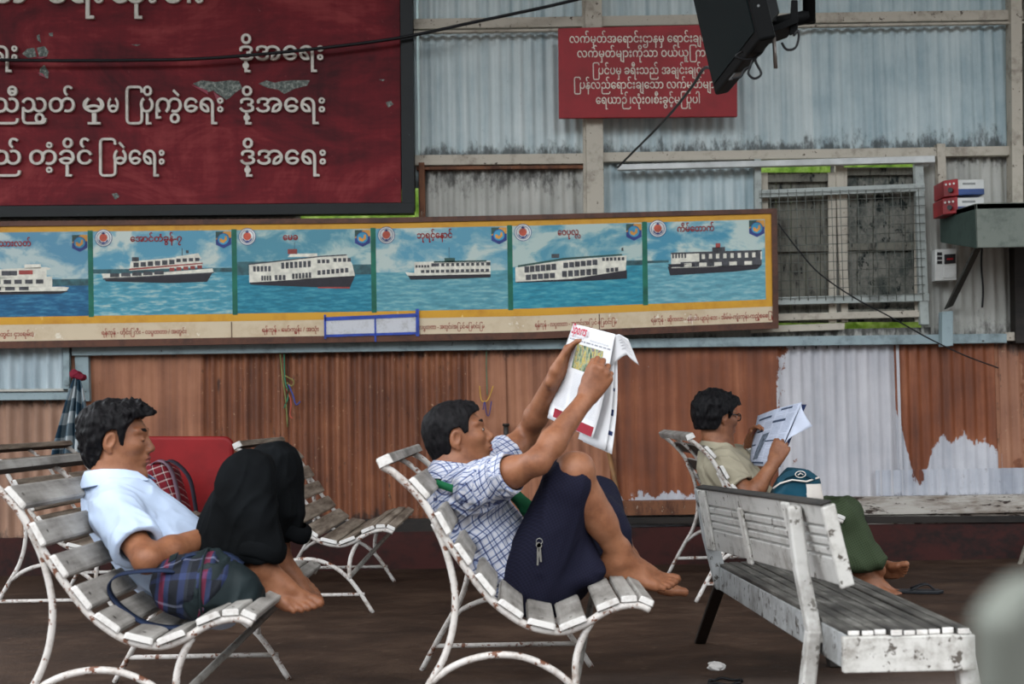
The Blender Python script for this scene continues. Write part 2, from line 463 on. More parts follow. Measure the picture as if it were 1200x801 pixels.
timber(683, -330, 687, 262, 6, beige_t, 0.06, 0.06, True)
timber(1189, -330, 1193, 250, 13, beige_t, 0.10, 0.10, True)        # right post
timber(1194, 245, 1197, 402, 13, dark_t, 0.09, 0.09, True)
timber(1208, -330, 1215, 402, 20, white_t, 0.08, 0.08, True)
timber(1103, 168, 1106, 252, 10, beige_t, 0.07, 0.06, True)
timber(494, 190, 495, 258, 7, rust_t, 0.06, 0.05, True)
timber(84, 411, 1180, 396, 11, bluish_t, 0.075, 0.07)             # pale blue sill rail
timber(1178, 394, 1460, 391, 10, beige_t, 0.07, 0.07)
timber(95, 404, 97, 470, 16, bluish_t, 0.05, 0.05, True)
timber(700, 596, 832, 594, 17, rust_t, 0.09, 0.08)                # base planks
timber(820, 595, 1000, 592, 15, rust_t, 0.085, 0.08)
timber(985, 593, 1460, 586, 21, grime_w, 0.10, 0.09)
timber(700, 610, 1460, 607, 8, dark_t, 0.085, 0.08)
timber(1000, 609, 1460, 602, 11, grime_w, 0.075, 0.07)
timber(70, 622, 720, 613, 17, dark_t, 0.06, 0.06)
timber(-120, 650, 90, 640, 14, dark_t, 0.06, 0.06)
timber(718, 470, 722, 612, 5, rust_t, 0.055, 0.05, True)
# concrete plinth
mb = MB(); zb = W(800, 616).z
mb.box((-8, YW-0.07, 0), (8, YW+0.12, zb))
pl = grimy('oxblood_concrete', (58, 22, 18), (26, 15, 13), 0.5, 3.5, (1, 1, 1.5), 0.75, (80, 48, 38), 0.68, 18, 0.3)
tag(mb.build('baseboard_back', pl), kind='structure')

# the mesh-covered window with its shutters -----------------------------
win = thing('window_1', W(985, 385), kind='structure')
shut = grimy('bleached_shutter_boards', (112, 110, 100), (70, 68, 62), 0.5, 6, (2.5, 1, 0.7), 0.75, (30, 34, 32), 0.60, 12, 0.3)
shut2 = grimy('mouldy_shutter_boards', (120, 118, 110), (56, 62, 58), 0.55, 7, (1.5, 1, 1), 0.75, (24, 32, 30), 0.56, 10, 0.3)
steel = grimy('white_painted_angle_iron', (164, 170, 166), (110, 114, 110), 0.4, 6, (1, 1, 1), 0.55, (70, 66, 60), 0.66, 30)
def wpoly(pts, dy, depth, nm, mat, parent, mi=0):
    mb = MB(); mb.prism([W(x, y, dy) for x, y in pts], (0, depth, 0)); return mb.build(nm, mat, parent, bevel=0.002)
def wbar(x0, y0, x1, y1, w, nm, mat, parent, dy=0.05, depth=0.03):
    vert = abs(y1-y0) > abs(x1-x0)
    return timber(x0, y0, x1, y1, w, mat, dy, depth, vert, parent, nm)
# left shutter, right shutter (each of boards with rails)
def shutter(x0, x1, y0, y1, mat, gaps):
    mb = MB(); n = 5
    for i in range(n):
        a = x0+(x1-x0)*i/n; b = x0+(x1-x0)*(i+1)/n-0.8
        mb.prism([W(a, y1, -0.02), W(b, y1, -0.02), W(b, y0, -0.02), W(a, y0, -0.02)], (0, 0.02, 0))
    o = mb.build('shutter', mat, win)
    for y in gaps: wbar(x0, y+1, x1, y, 9, 'shutter_rail', shut, win, 0.012, 0.02)
    wbar(x0+3, y0, x0+4, y1, 8, 'shutter_stile', beige_t, win, 0.014, 0.02); wbar(x1-4, y0, x1-3, y1, 9, 'shutter_stile', beige_t, win, 0.014, 0.02)
shutter(893, 979, 202, 378, shut, (208, 290, 370)); shutter(986, 1080, 196, 377, shut2, (200, 288, 366))
wbar(888, 186, 891, 384, 8, 'window_frame', steel, win, 0.06, 0.05)
wbar(1077, 190, 1084, 380, 10, 'window_frame', steel, win, 0.07, 0.05)
wbar(984, 192, 990, 350, 10, 'window_frame', beige_t, win, 0.02, 0.03)
wbar(890, 227, 1084, 219, 9, 'mesh_frame', steel, win, 0.075, 0.02)
wbar(893, 353, 1089, 348, 9, 'mesh_frame', steel, win, 0.075, 0.02)
wbar(893, 372, 1088, 367, 8, 'window_sill', beige_t, win, 0.05, 0.05)
wbar(880, 386, 990, 382, 8, 'window_sill', beige_t, win, 0.05, 0.04)
gm = MB(); wire = grimy('galvanised_wire', (104, 108, 102), (70, 70, 64), 0.4, 8)
for i in range(19):
    x = 894+i*10.2; gm.tube([W(x-1.5, 222, 0.085), W(x+1.5+i*0.15, 352, 0.085)], 0.0022, 5)
for i in range(13):
    y = 226+i*10.3; gm.tube([W(890, y+1, 0.088), W(1084, y-6, 0.088)], 0.0022, 5)
gm.build('wire_mesh', wire, win)
# white strip light batten above the window
mb = MB(); mb.prism([W(724, 199, 0.11), W(1096, 190, 0.11), W(1096, 182, 0.11), W(724, 192.5, 0.11)], (0, 0.05, 0))
tag(mb.build('cable_trunking', plain('white_plastic', (196, 198, 196), 0.4, 0.4, 0, 0.08), bevel=0.004), 'long white plastic trunking strip fixed above the mesh window', 'trunking')

# daylight greenery beyond the gaps ------------------------------------
def hedge():
    mb = MB(); rnd = random.Random(3)
    rows = []
    for j in range(26):
        z = 0.2+j*0.14; row = []
        for i in range(90):
            X = -5+i*0.13
            row.append((X, 10.1+0.35*mnoise.noise((X*1.7, z*1.7, 2))+0.16*mnoise.noise((X*6, z*6, 9)), z))
        rows.append(row)
    mb.grid(rows)
    for k in range(700):
        X = rnd.uniform(-3, 4.5); z = rnd.uniform(0.6, 3.4); p = Vector((X, 9.75+rnd.random()*0.2, z)); a = rnd.uniform(0, 6.28)
        d = Vector((math.cos(a), -0.4, math.sin(a)))*rnd.uniform(0.08, 0.18); s = d.cross(Vector((0, 1, 0))).normalized()*0.025
        mb.add([p, p+d*0.5+s, p+d, p+d*0.5-s], [(0, 1, 2, 3)])
    t = NT('sunlit_leaves', 0.5, 0.3); c = t.co()
    t.color(t.ramp(t.noise(c, 14, 4), [(0.3, (110, 150, 50)), (0.5, (170, 205, 80)), (0.7, (215, 235, 140))]))
    return tag(mb.build('hedge', t.m), 'bright green leafy hedge glimpsed through gaps in the tin wall', 'hedge', kind='stuff')
hedge()
# ------------------------------------------------------------------ big red slogan sign
def SG(x, y, dy=0.12): return P(x, y, YW-dy)
sign = thing('slogan_signboard', SG(200, 258), 'huge dark red signboard with raised white Burmese slogan letters and black frame', 'sign')
def red_sign_mat():
    t = NT('weathered_maroon_paint', 0.62, 0.22); c = t.co()
    f = t.noise(t.map(c, (1, 1, 1.6)), 1.5, 8, 0.66, 0.8); g = t.noise(t.map(c, (0.6, 1, 5)), 5, 5, 0.65); v = t.noise(t.map(c, (6, 1, 0.7)), 2.5, 4, 0.6)
    m = t.math('ADD', t.math('ADD', t.math('MULTIPLY', f, 0.72), t.math('MULTIPLY', g, 0.16)), t.math('MULTIPLY', v, 0.12))
    col = t.ramp(m, [(0.36, (58, 9, 16)), (0.46, (88, 14, 23)), (0.54, (108, 20, 29)), (0.62, (132, 46, 48))])
    fl = t.noise(c, 26, 6, 0.75)
    col = t.mix(t.math('MULTIPLY', t.ss(fl, 0.64, 0.72), 0.35), col, (176, 112, 112))
    t.color(col); t.bump(g, 0.15, 0.004); return t.m
mb = MB()
mb.prism([SG(-160, 242), SG(470, 237), SG(468, -70), SG(-160, -70)][::1], (0, 0.05, 0))
mb.build('panel', red_sign_mat(), sign)
fr_m = grimy('black_green_frame_paint', (14, 19, 20), (7, 9, 10), 0.5, 4, (1, 1, 1), 0.5, (84, 92, 92), 0.70, 22)
mb = MB()
mb.prism([SG(-160, 256, 0.15), SG(485, 250, 0.15), SG(485, 237, 0.15), SG(-160, 242.5, 0.15)], (0, 0.08, 0)); mb.build('frame_rail', fr_m, sign, bevel=0.003)
mb = MB(); mb.prism([SG(471, 246, 0.149), SG(486, 246, 0.149), SG(483, -70, 0.149), SG(468, -70, 0.149)], (0, 0.08, 0)); mb.build('frame_rail', fr_m, sign, bevel=0.003)
letter_m = grimy('off_white_letter_board', (206, 200, 190), (164, 156, 146), 0.4, 8, (1, 1, 1), 0.6, (126, 118, 110), 0.66, 40)
bold = 0.010
def sline(mb, txt, x0, x1, y, empx, dy=0.124, thick=0.02, extra=0.0, offset=bold, slope=-0.004):
    a = SG(x0, y, dy); b = SG(x1, y+slope*(x1-x0), dy); s = (YW-dy)/FPX
    lettering(mb, txt, a, b, empx*s, UPW, OUT, thick, 0, extra, offset)
def sword(txt, x0, x1, y, em):
    mb = MB(); sline(mb, txt, x0, x1, y, em); mb.build('lettering', letter_m, sign)
sword('သာ', -26, 34, 4, 41); sword('ေရး', 54, 124, 4, 41); sword('သုံး', 130, 186, 4, 41); sword('ပါး', 190, 241, 4, 41)
sword('ေရး', -24, 23, 71, 31); sword('ဒို့အေရး', 279, 381, 71, 31)
sword('ညီညွတ်', -8, 90, 132, 31); sword('မှု', 96, 125, 132, 31); sword('မ', 126, 141, 132, 31)
sword('ြပို{0.42,0.22,1.001}ု', 146, 182, 132, 31); sword('ကွဲေရး', 182, 264, 132, 31); sword('ဒို့အေရး', 280, 383, 132, 31)
sword('ည်', -8, 27, 193, 31); sword('တံ့ခိုင်', 34, 110, 193, 31); sword('ြမဲေရး', 115, 195, 193, 31); sword('ဒို့အေရး', 281, 384, 193, 31)
# torn patches where the paint film has peeled off the grey board, with curled flaps of film
gb = NT('bare_grey_board', 0.8, 0.1); c = gb.co()
gb.color(gb.ramp(gb.noise(c, 45, 5, 0.8), [(0.4, (70, 78, 76)), (0.52, (108, 114, 108)), (0.62, (160, 164, 156))]))
pk = plain('curled_pink_paint_film', (150, 74, 86), 0.6)
def torn(pts, flaps=()):
    mb = MB(); mb.prism([SG(x, y, 0.1215) for x, y in pts], (0, 0.001, 0))
    o = mb.build('peeled_patch', gb.m, sign)
    for f in flaps:
        m2 = MB(); q = [SG(x, y, 0.122+0.012*(i == len(f)-1)) for i, (x, y) in enumerate(f)]
        m2.prism(q, (0, -0.002, 0)); m2.build('paint_flap', pk, o)
torn([(226, 98), (236, 94), (252, 96), (270, 94), (280, 95), (284, 103), (276, 108), (270, 114), (265, 117), (258, 112), (250, 106), (243, 108)], [[(224, 99), (243, 106), (244, 111)], [(250, 107), (263, 118), (257, 126)]])
torn([(303, 98), (312, 94), (322, 97), (330, 95), (344, 94), (363, 94), (360, 100), (345, 104), (333, 110), (326, 105), (314, 103)])
torn([(26, 63), (32, 57), (40, 56), (43, 66), (33, 68)]); torn([(43, 56), (52, 54), (57, 60), (55, 66), (46, 67)], [[(42, 67), (56, 66), (48, 69)]])
torn([(47, 80), (52, 76), (57, 84), (56, 92), (46, 88)], [[(44, 85), (50, 86), (54, 92)]]); torn([(43, 42), (46, 40), (48, 50), (44, 47)]); torn([(57, 39), (62, 38), (62, 43), (58, 42)])
torn([(131, 227), (137, 226), (140, 230), (135, 234)]); torn([(452, 120), (458, 118), (461, 122), (455, 126)]); torn([(154, 52), (165, 52), (160, 54)]); torn([(444, 93), (451, 93), (449, 95)])

# ------------------------------------------------------------------ small red notice
note = thing('ticket_notice_board', SG(760, 138, 0.14), 'small bright red notice board with five lines of white Burmese writing', 'sign')
nm = NT('notice_red_paint', 0.45, 0.3); c = nm.co()
nm.color(nm.ramp(nm.noise(c, 5, 5, 0.6), [(0.35, (128, 14, 22)), (0.65, (150, 20, 30))]))
mb = MB(); mb.prism([SG(655, 138.5, 0.16), SG(864, 136.5, 0.16), SG(864, 28, 0.16), SG(654, 33, 0.16)], (0, 0.03, 0)); mb.build('panel', nm.m, note, bevel=0.003)
nl = plain('notice_white_paint', (214, 206, 192), 0.6, 0.2, 0, 0.1)
mb = MB()
for txt, x0, x1, y in [('လက်မှတ်အေရာင်းဌာနမှ ေရာင်းချေသာ', 667, 846, 50), ('လက်မှတ်များကိုသာ ဝယ်ယူြကပါရန်', 676, 852, 67), ('ြပင်ပမှ ခရီးသည် အချင်းချင်း', 694, 826, 87), ('ြပန်လည်ေရာင်းချေသာ လက်မှတ်များ', 672, 842, 104), ('ေရယာဉ်၊လုံးဝ၊စီးခွင့်မြပုပါ', 698, 821, 121.5)]:
    sline(mb, txt, x0, x1, y, 14.2, 0.1645, 0, 0, 0.006, -0.006)
mb.build('lettering', nl, note)

# ------------------------------------------------------------------ ferry picture board
YB = 0.14
bt = [(-150, 260), (0, 259), (450, 255), (620, 251.5), (909, 244)]
bb = [(-150, 411), (0, 408), (260, 403.5), (620, 397), (912, 384.5)]
def BP(x, v, dy=YB):
    """point on the picture board: photo column x, v = 0 top .. 1 bottom"""
    return P(x+2*v, interp(x, bt)*(1-v)+interp(x, bb)*v, YW-dy)
board = thing('ferry_picture_board', BP(400, 1), 'long framed board of six ferry photographs hung along the tin wall', 'picture board')
mb = MB(); xs = [-150, 0, 130, 260, 450, 620, 760, 909]
def strip(v0, v1, dy, th, x0=None, x1=None):
    m = MB(); q = [x for x in xs if (x0 is None or x > x0) and (x1 is None or x < x1)]
    if x0 is not None: q = [x0]+q
    if x1 is not None: q = q+[x1]
    m.prism([BP(x, v1, dy) for x in q]+[BP(x, v0, dy) for x in q[::-1]], (0, th, 0)); return m
strip(0.01, 0.99, YB-0.012, 0.03).build('backing_board', plain('board_back', (120, 96, 70)), board)
wood = grimy('brown_varnished_frame', (92, 56, 40), (62, 38, 29), 0.5, 6, (1, 1, 1), 0.4, (140, 104, 84), 0.7, 30)
strip(0.0, 0.04, YB+0.012, 0.045).build('frame_rail', wood, board)
strip(0.945, 1.0, YB+0.012, 0.045).build('frame_rail', wood, board)
strip(0.0, 1.0, YB+0.013, 0.045, 904, 910.5).build('frame_rail', wood, board)
yel = grimy('yellow_tape', (206, 152, 44), (186, 128, 34), 0.4, 4, (1, 1, 1), 0.4, (222, 186, 110), 0.66, 10)
strip(0.04, 0.088, YB+0.001, 0.012).build('yellow_border', yel, board)
strip(0.755, 0.815, YB+0.001, 0.012).build('yellow_border', yel, board)
strip(0.04, 0.815, YB+0.0015, 0.012, 896, 904).build('yellow_border', yel, board)
cap_m = grimy('cream_caption_strip', (206, 188, 160), (184, 160, 128), 0.42, 3, (1, 1, 1), 0.35, (224, 214, 196), 0.62, 6)
ink = plain('dark_red_ink', (138, 32, 30), 0.6, 0.2, 0, 0.1)
strip(0.815, 0.945, YB, 0.012).build('caption_strip', cap_m, board)
grn = plain('green_tape', (22, 98, 78), 0.45, 0.3)
for x0, x1 in [(102.5, 108.5), (271, 277), (434, 440), (594, 600), (752, 758)]:
    strip(0.08, 0.765, YB+0.002, 0.012, x0, x1).build('green_divider', grn, board)
def sky_water(name, sky, cloud, water, wlight, hz, seed):
    t = NT(name, 0.28, 0.4); c = t.co(); u = t.attr('pu'); v = t.attr('pv')
    n = t.noise(t.map(c, (1, 1, 1.7), (seed, 0, 0)), 4.2, 7, 0.58, 0.4)
    sk = t.ramp(t.math('ADD', n, t.math('MULTIPLY', v, 0.10)), [(0.46, sky), (0.54, tuple((a+b)//2 for a, b in zip(sky, cloud))), (0.60, cloud)])
    w = t.noise(t.map(c, (1, 1, 5), (seed, 0, 0)), 13, 5, 0.6)
    wt = t.ramp(w, [(0.34, tuple(int(q*0.88) for q in water)), (0.5, water), (0.68, wlight)])
    t.color(t.mix(t.ss(v, hz-0.003, hz+0.003), sk, wt)); return t.m
pics = [(-60, 102.5, (86, 140, 166), (176, 192, 190), (26, 92, 132), (62, 130, 160), 0.62, 'ြမသားလတ်', (-14, 36)),
        (108.5, 271, (84, 148, 172), (190, 200, 192), (74, 150, 170), (164, 190, 186), 0.49, 'ေအာင်တံခွန်-၇', (152, 213)),
        (277, 434, (78, 140, 158), (176, 194, 188), (30, 122, 146), (70, 150, 166), 0.54, 'ေမခ', (331, 349)),
        (440, 594, (88, 150, 172), (182, 196, 190), (86, 150, 164), (130, 176, 178), 0.53, 'ဘုရင့်ေနာင်', (488, 530)),
        (600, 752, (82, 146, 166), (176, 194, 188), (40, 136, 158), (84, 160, 170), 0.50, 'ေဝပုလ္လ', (653, 678)),
        (758, 896, (70, 142, 168), (184, 200, 194), (98, 160, 174), (142, 182, 186), 0.50, 'ကိမ်ေတာက်', (793, 837))]
PV0, PV1 = 0.088, 0.755
def pv(v): return PV0+(PV1-PV0)*v
hullm = plain('picture_dark_hull', (34, 30, 38), 0.3, 0.4, 0, 0.15, 30); supm = plain('picture_white_decks', (214, 210, 196), 0.3, 0.4, 0, 0.1, 30)
winm = plain('picture_window_shade', (62, 62, 66), 0.3, 0.4, 0, 0.3, 30); redm = plain('picture_red_trim', (146, 60, 54), 0.3, 0.4); farm = plain('picture_far_bank', (48, 84, 90), 0.3, 0.4, 0, 0.3, 20)
grnroof = plain('picture_green_roof', (40, 72, 66), 0.3, 0.4); orgm = plain('badge_orange', (196, 140, 62), 0.4); navm = plain('badge_navy', (44, 58, 118), 0.4); palem = plain('badge_white', (206, 208, 204), 0.4); salm = plain('badge_anchor_red', (188, 84, 62), 0.4); blum = plain('badge_blue', (58, 136, 170), 0.4)
def ship(x0, x1, k, mb):
    """ferry drawn in picture k; coordinates u,v in the picture, each patch a thin printed shape"""
    def q(pts, mi, l=1): mb.add([BP(x0+(x1-x0)*u, pv(v), YB+0.0012+0.0004*l) for u, v in pts], [list(range(len(pts)))[::-1]], mi)
    def r(u0, v0, u1, v1, mi, l=1, s=0.0): q([(u0, v0), (u1, v0+s), (u1, v1+s), (u0, v1)], mi, l)
    def wins(u0, u1, v, h, n, l=3, s=0.0, mi=2, gap=0.3):
        w = (u1-u0)/n
        for i in range(n):
            a = u0+w*i; r(a, v+s*i/n, a+w*(1-gap), v+h+s*i/n, mi, l)
    if k == 0:
        r(0.62, 0.56, 1.0, 0.64, 5, 0); q([(-.0, .70), (.86, .70), (.80, .735), (-.0, .735)], 0); q([(0, .635), (.82, .65), (.86, .66), (.84, .71), (0, .71)], 1)
        r(0, .53, .74, .65, 1); r(0, .45, .70, .55, 1); q([(.0, .455), (.70, .415), (.73, .43), (.72, .45), (0, .48)], 1, 2); r(.54, .38, .66, .43, 1, 2)
        wins(.0, .50, .47, .055, 4, 3, -.02, 2, .1); wins(.0, .70, .56, .05, 9); wins(.0, .6, .645, .04, 6); r(.50, .45, .60, .5, 4, 4)
    if k == 1:
        r(.0, .45, 1, .50, 5, 0); q([(.07, .535), (.86, .505), (.82, .615), (.55, .625), (.09, .595)], 0); q([(.06, .50), (.28, .505), (.50, .495), (.86, .455), (.87, .51), (.07, .555)], 1, 2)
        q([(.27, .36), (.75, .30), (.79, .43), (.26, .47)], 1); q([(.60, .31), (.76, .27), (.78, .34), (.60, .37)], 1, 2); q([(.26, .445), (.79, .385), (.79, .40), (.26, .465)], 4, 3)
        wins(.29, .60, .375, .055, 6, 3, -.035, 2, .25); wins(.60, .78, .335, .04, 4, 3, -.012); wins(.12, .52, .50, .045, 5, 3, -.03, 2, .15); wins(.55, .80, .44, .04, 5, 3, -.03, 4); r(.28, .31, .33, .36, 2, 2); r(.64, .21, .645, .30, 2, 2); r(.67, .235, .69, .27, 2, 2)
        q([(.07, .56), (.87, .50), (.87, .512), (.07, .575)], 2, 4)
    if k == 2:
        r(.0, .38, .22, .54, 5, 0); r(.84, .43, 1, .55, 5, 0); q([(.09, .62), (.88, .565), (.84, .71), (.60, .70), (.10, .655)], 0); q([(.60, .695), (.84, .70), (.84, .72), (.60, .71)], 4, 2)
        q([(.09, .415), (.62, .33), (.82, .315), (.86, .42), (.88, .57), (.09, .63)], 1); q([(.38, .33), (.40, .29), (.60, .29), (.60, .33)], 1); r(.38, .235, .45, .295, 4, 2); r(.43, .15, .433, .24, 2, 2)
        wins(.12, .26, .435, .065, 5); wins(.33, .56, .395, .075, 7, 3, -.02); wins(.60, .70, .365, .045, 3); wins(.72, .86, .35, .045, 4); wins(.18, .26, .55, .06, 4, 3); wins(.28, .37, .545, .06, 3); wins(.41, .56, .53, .065, 6, 3, -.015); wins(.60, .84, .495, .055, 7, 3, -.03)
        q([(.09, .405), (.62, .32), (.82, .305), (.82, .32), (.62, .335), (.09, .42)], 2, 2)
    if k == 3:
        q([(.24, .575), (.87, .575), (.87, .615), (.60, .625), (.26, .625)], 0); q([(.22, .53), (.30, .545), (.87, .545), (.87, .58), (.24, .58)], 1); r(.29, .41, .87, .55, 1); r(.42, .43, .87, .47, 2, 2); wins(.34, .87, .51, .035, 14, 3); wins(.48, .86, .435, .035, 10, 3, 0, 1, .6); wins(.30, .41, .45, .03, 5, 3)
        r(.52, .37, .60, .42, 6, 2); r(.555, .24, .558, .38, 2, 2); r(.44, .405, .84, .425, 6, 2)
    if k == 4:
        r(.82, .46, 1, .52, 5, 0); q([(.02, .66), (.45, .66), (.88, .575), (.88, .68), (.62, .69), (.02, .685)], 0); q([(.02, .50), (.40, .43), (.88, .395), (.87, .58), (.45, .66), (.02, .675)], 1)
        q([(.04, .475), (.40, .40), (.84, .375), (.85, .395), (.40, .425), (.04, .50)], 6, 2); wins(.09, .34, .49, .075, 6, 3, -.025, 2, .12); wins(.39, .66, .46, .065, 6, 3, -.03, 2, .15); wins(.10, .33, .59, .065, 5, 3, -.015, 2, .12); wins(.38, .66, .56, .075, 6, 3, -.02, 2, .2); wins(.72, .82, .545, .05, 3, 3, -.01, 2, .2); wins(.69, .87, .415, .04, 6); r(.30, .35, .36, .40, 2, 2); r(.84, .30, .855, .34, 2, 2)
    if k == 5:
        r(.0, .47, .18, .50, 5, 0); q([(.17, .545), (.22, .565), (.97, .565), (.93, .62), (.74, .64), (.19, .66)], 0); r(.20, .38, .97, .57, 1); r(.20, .38, .97, .40, 2, 2); wins(.21, .34, .40, .05, 5, 3, 0, 2, .45); r(.44, .40, .96, .50, 2, 2); wins(.46, .95, .41, .06, 8, 3, 0, 1, .55); r(.28, .50, .97, .565, 2, 2); wins(.31, .95, .515, .045, 5, 3, 0, 1, .5); r(.55, .33, .66, .385, 2, 2); r(.58, .28, .62, .34, 4, 2)
        q([(.17, .52), (.40, .52), (.40, .56), (.19, .56)], 0, 3)
def badges(x0, x1, k, mb, mb2):
    # round anchor badge at left, shield at right
    if k > 0:
        c = BP(x0+12.5, pv(0.08), YB+0.003); s = (YW-YB)/FPX
        mb.disc(c, 10.3*s, 22, (0, -1, 0), 8); mb.disc(c+Vector((0, -.0006, 0)), 9.6*s, 22, (0, -1, 0), 7); mb.disc(c+Vector((0, -.0012, 0)), 8.0*s, 22, (0, -1, 0), 8); mb.disc(c+Vector((0, -.0018, 0)), 7.4*s, 22, (0, -1, 0), 7)
        mb.disc(c+Vector((0, -.0024, .4*s)), 4.8*s, 10, (0, -1, 0), 9)
        g = lambda pts: mb.add([c+Vector((a*s, -.003, b*s)) for a, b in pts], [list(range(len(pts)))], 8)
        g([(-6, -1.5), (-4.4, -2.6), (-2, -5.2), (0, -4.6), (2, -5.2), (4.4, -2.6), (6, -1.5), (4.8, -4.6), (2, -6.6), (0, -7.2), (-2, -6.6), (-4.8, -4.6)]); g([(-1, 4.5), (1, 4.5), (1, 7), (-1, 7)]); g([(-2.4, 5.2), (2.4, 5.2), (2.4, 6.1), (-2.4, 6.1)])
    xr = x1-14.0; s = (YW-YB)/FPX; c = BP(xr+4.5, pv(0.11 if k else 0.135), YB+0.003)
    mb = mb2
    g = lambda pts, mi, l: mb.add([c+Vector((a*s, -.0006*l, b*s)) for a, b in pts], [list(range(len(pts)))], mi)
    g([(-9, -6), (0, -10.5), (9, -6), (9, 9.5), (-9, 9.5)], 8, 0); g([(-9, 0), (9, 2), (9, 9.5), (-9, 9.5)], 10, 1); g([(-9, 9.5), (-9, 1), (-4, 4), (1, 9.5)], 6, 2)
    mb.disc(c+Vector((0, -.0014, .3*s)), 7.2*s, 18, (0, -1, 0), 8); mb.disc(c+Vector((0, -.002, .3*s)), 6.4*s, 18, (0, -1, 0), 11); g([(-4, -3), (0, -4.5), (4.2, -1), (4, 3.5), (2, 3.8), (1.5, 0.4), (-.5, -1), (-2, 1), (-4.5, 1)], 10, 5)
for k, (x0, x1, sk, cl, wt, wl, hz, nmtxt, (tx0, tx1)) in enumerate(pics):
    mb = MB(); n = 10; pu = []; pvv = []; rows = []
    for j in (0, 1):
        rows.append([BP(x0+(x1-x0)*i/n, pv(j), YB+0.001) for i in range(n+1)])
        pu += [i/n for i in range(n+1)]; pvv += [float(j)]*(n+1)
    mb.grid(rows[::-1], 0, False); pvv = pvv[::-1]
    base = mb.build('ferry_photo', sky_water('printed_sky_and_river_%s' % 'abcdef'[k], sk, cl, wt, wl, hz, k*3.7), board, attrs={'pu': pu, 'pv': pvv})
    mb = MB(); ship(x0, x1, k, mb); mb.build('printed_ferry', [hullm, supm, winm, winm, redm, farm, grnroof], base)
    mb = MB(); mb2 = MB(); badges(x0, x1, k, mb, mb2); bms = [hullm, supm, winm, winm, redm, farm, grnroof, palem, navm, salm, orgm, blum]; mb2.build('printed_shield', bms, base)
    if k: mb.build('printed_anchor_badge', bms, base)
    mb = MB(); tv0 = 0.125 if k else 0.165
    if '္' in nmtxt: nmtxt = 'ေဝပုလ{-0.62,-0.42,0.8}လ'
    lettering(mb, nmtxt, BP(tx0, pv(tv0), YB+0.004), BP(tx1, pv(tv0), YB+0.004), 10.5*(YW-YB)/FPX, UPW, OUT, 0, 0, 0, 0.022)
    mb.build('lettering', ink, base)
def caption(txt, x0, x1, v=0.905, em=7.2):
    mb = MB(); lettering(mb, txt, BP(x0, v, YB+0.002), BP(x1, v, YB+0.002), em*(YW-YB)/FPX, UPW, OUT, 0, 0, 0, 0.012); mb.build('lettering', ink, board)
caption('ဟိုင်းကြီး(အတွင်း ငှားရမ်း)'.replace('ကြ', 'ြက'), -40, 38); caption('ရန်ကုန် - ဟိုင်းြကီး - လပွတ္တာ / အတွင်း'.replace('္တ', 'တ'), 117, 217); caption('ရန်ကုန် - ေမာ်ကျွန်း / အသုံး', 305, 372)
caption('လပွတ္တာ - အတွင်း/အြပင်-ေြမာင်းြမ'.replace('္တ', 'တ'), 489, 566); caption('ရန်ကုန် - လပွတ္တာ - အတွင်း/အြပင်-ေြမာင်းြမ'.replace('္တ', 'တ'), 625, 721); caption('ရန်ကုန် - ဆိုကလာ - နန်းဒါး-ပျာပုံ-ေဒး - အိမ်မဲ-ကျုံးကုန်း-ကညွှံစေစြမို့', 761, 905)
jm = plain('caption_joint', (96, 74, 58), 0.5)
for x in (269, 700): strip(0.82, 0.945, YB+0.002, 0.004, x, x+1.2).build('caption_joint', jm, board)
# the blank replacement caption with blue tape edges
pt = thing('blank_caption_card', BP(434, .99, 0.16), 'white blank card edged with blue tape stuck under the third ferry picture', 'card')
mb = MB(); mb.prism([BP(379, .945, .156), BP(488, .935, .156), BP(488, .80, .156), BP(379, .805, .156)], (0, .002, 0)); mb.build('card', grimy('scuffed_white_card', (196, 196, 200), (160, 158, 156), 0.42, 14, (1, 1, 1), 0.5, (110, 106, 100), 0.66, 26), pt)
bl = plain('blue_tape', (34, 62, 150), 0.4, 0.4)
def tape(a, b, c, d):
    mb = MB(); mb.prism([BP(*a, .159), BP(*b, .159), BP(*c, .159), BP(*d, .159)], (0, .0015, 0)); mb.build('tape', bl, pt)
tape((379, .825), (489, .805), (489, .775), (379, .795)); tape((379, .955), (489, .945), (489, .925), (379, .935)); tape((378, .97), (380.5, .97), (380.5, .775), (378, .775)); tape((485.5, .96), (489.5, .96), (489.5, .74), (485.5, .74)); tape((437, 1.0), (439, 1.0), (439, .79), (437, .79))
# ------------------------------------------------------------------ slatted iron lounge seats
L_CH = 1.22
def cu(x, y): return ((x-600)/430.0, 0.9-(y+(x-600)*0.0175-485)/430.0)
RAIL = spline([(cu(*p)[0], 0, cu(*p)[1]) for p in [(446, 546), (461, 555), (490, 583), (514, 622), (538, 659), (566, 696), (590, 717), (614, 731), (640, 737), (660, 736), (684, 726), (700, 716), (722, 708), (742, 707), (755, 712)]], 4)
SLATS = [(451, 544, 34, .75), (484, 570, 25, 1), (510, 606, 25, 1), (533, 643, 25, 1), (559, 678, 25, 1), (589, 707, 27, 1), (627, 727, 28, 1), (667, 723, 28, 1), (708, 703, 24, 1), (731, 699, 18, 1), (748, 702, 17, 1)]
SLAT_W = [16, 28, 27, 27, 29, 30, 30, 30, 25, 17, 16]
iron = grimy('chipped_white_iron', (190, 185, 180), (138, 126, 116), 0.42, 14, (1, 1, 1), 0.5, (104, 66, 48), 0.565, 38, 0.2)
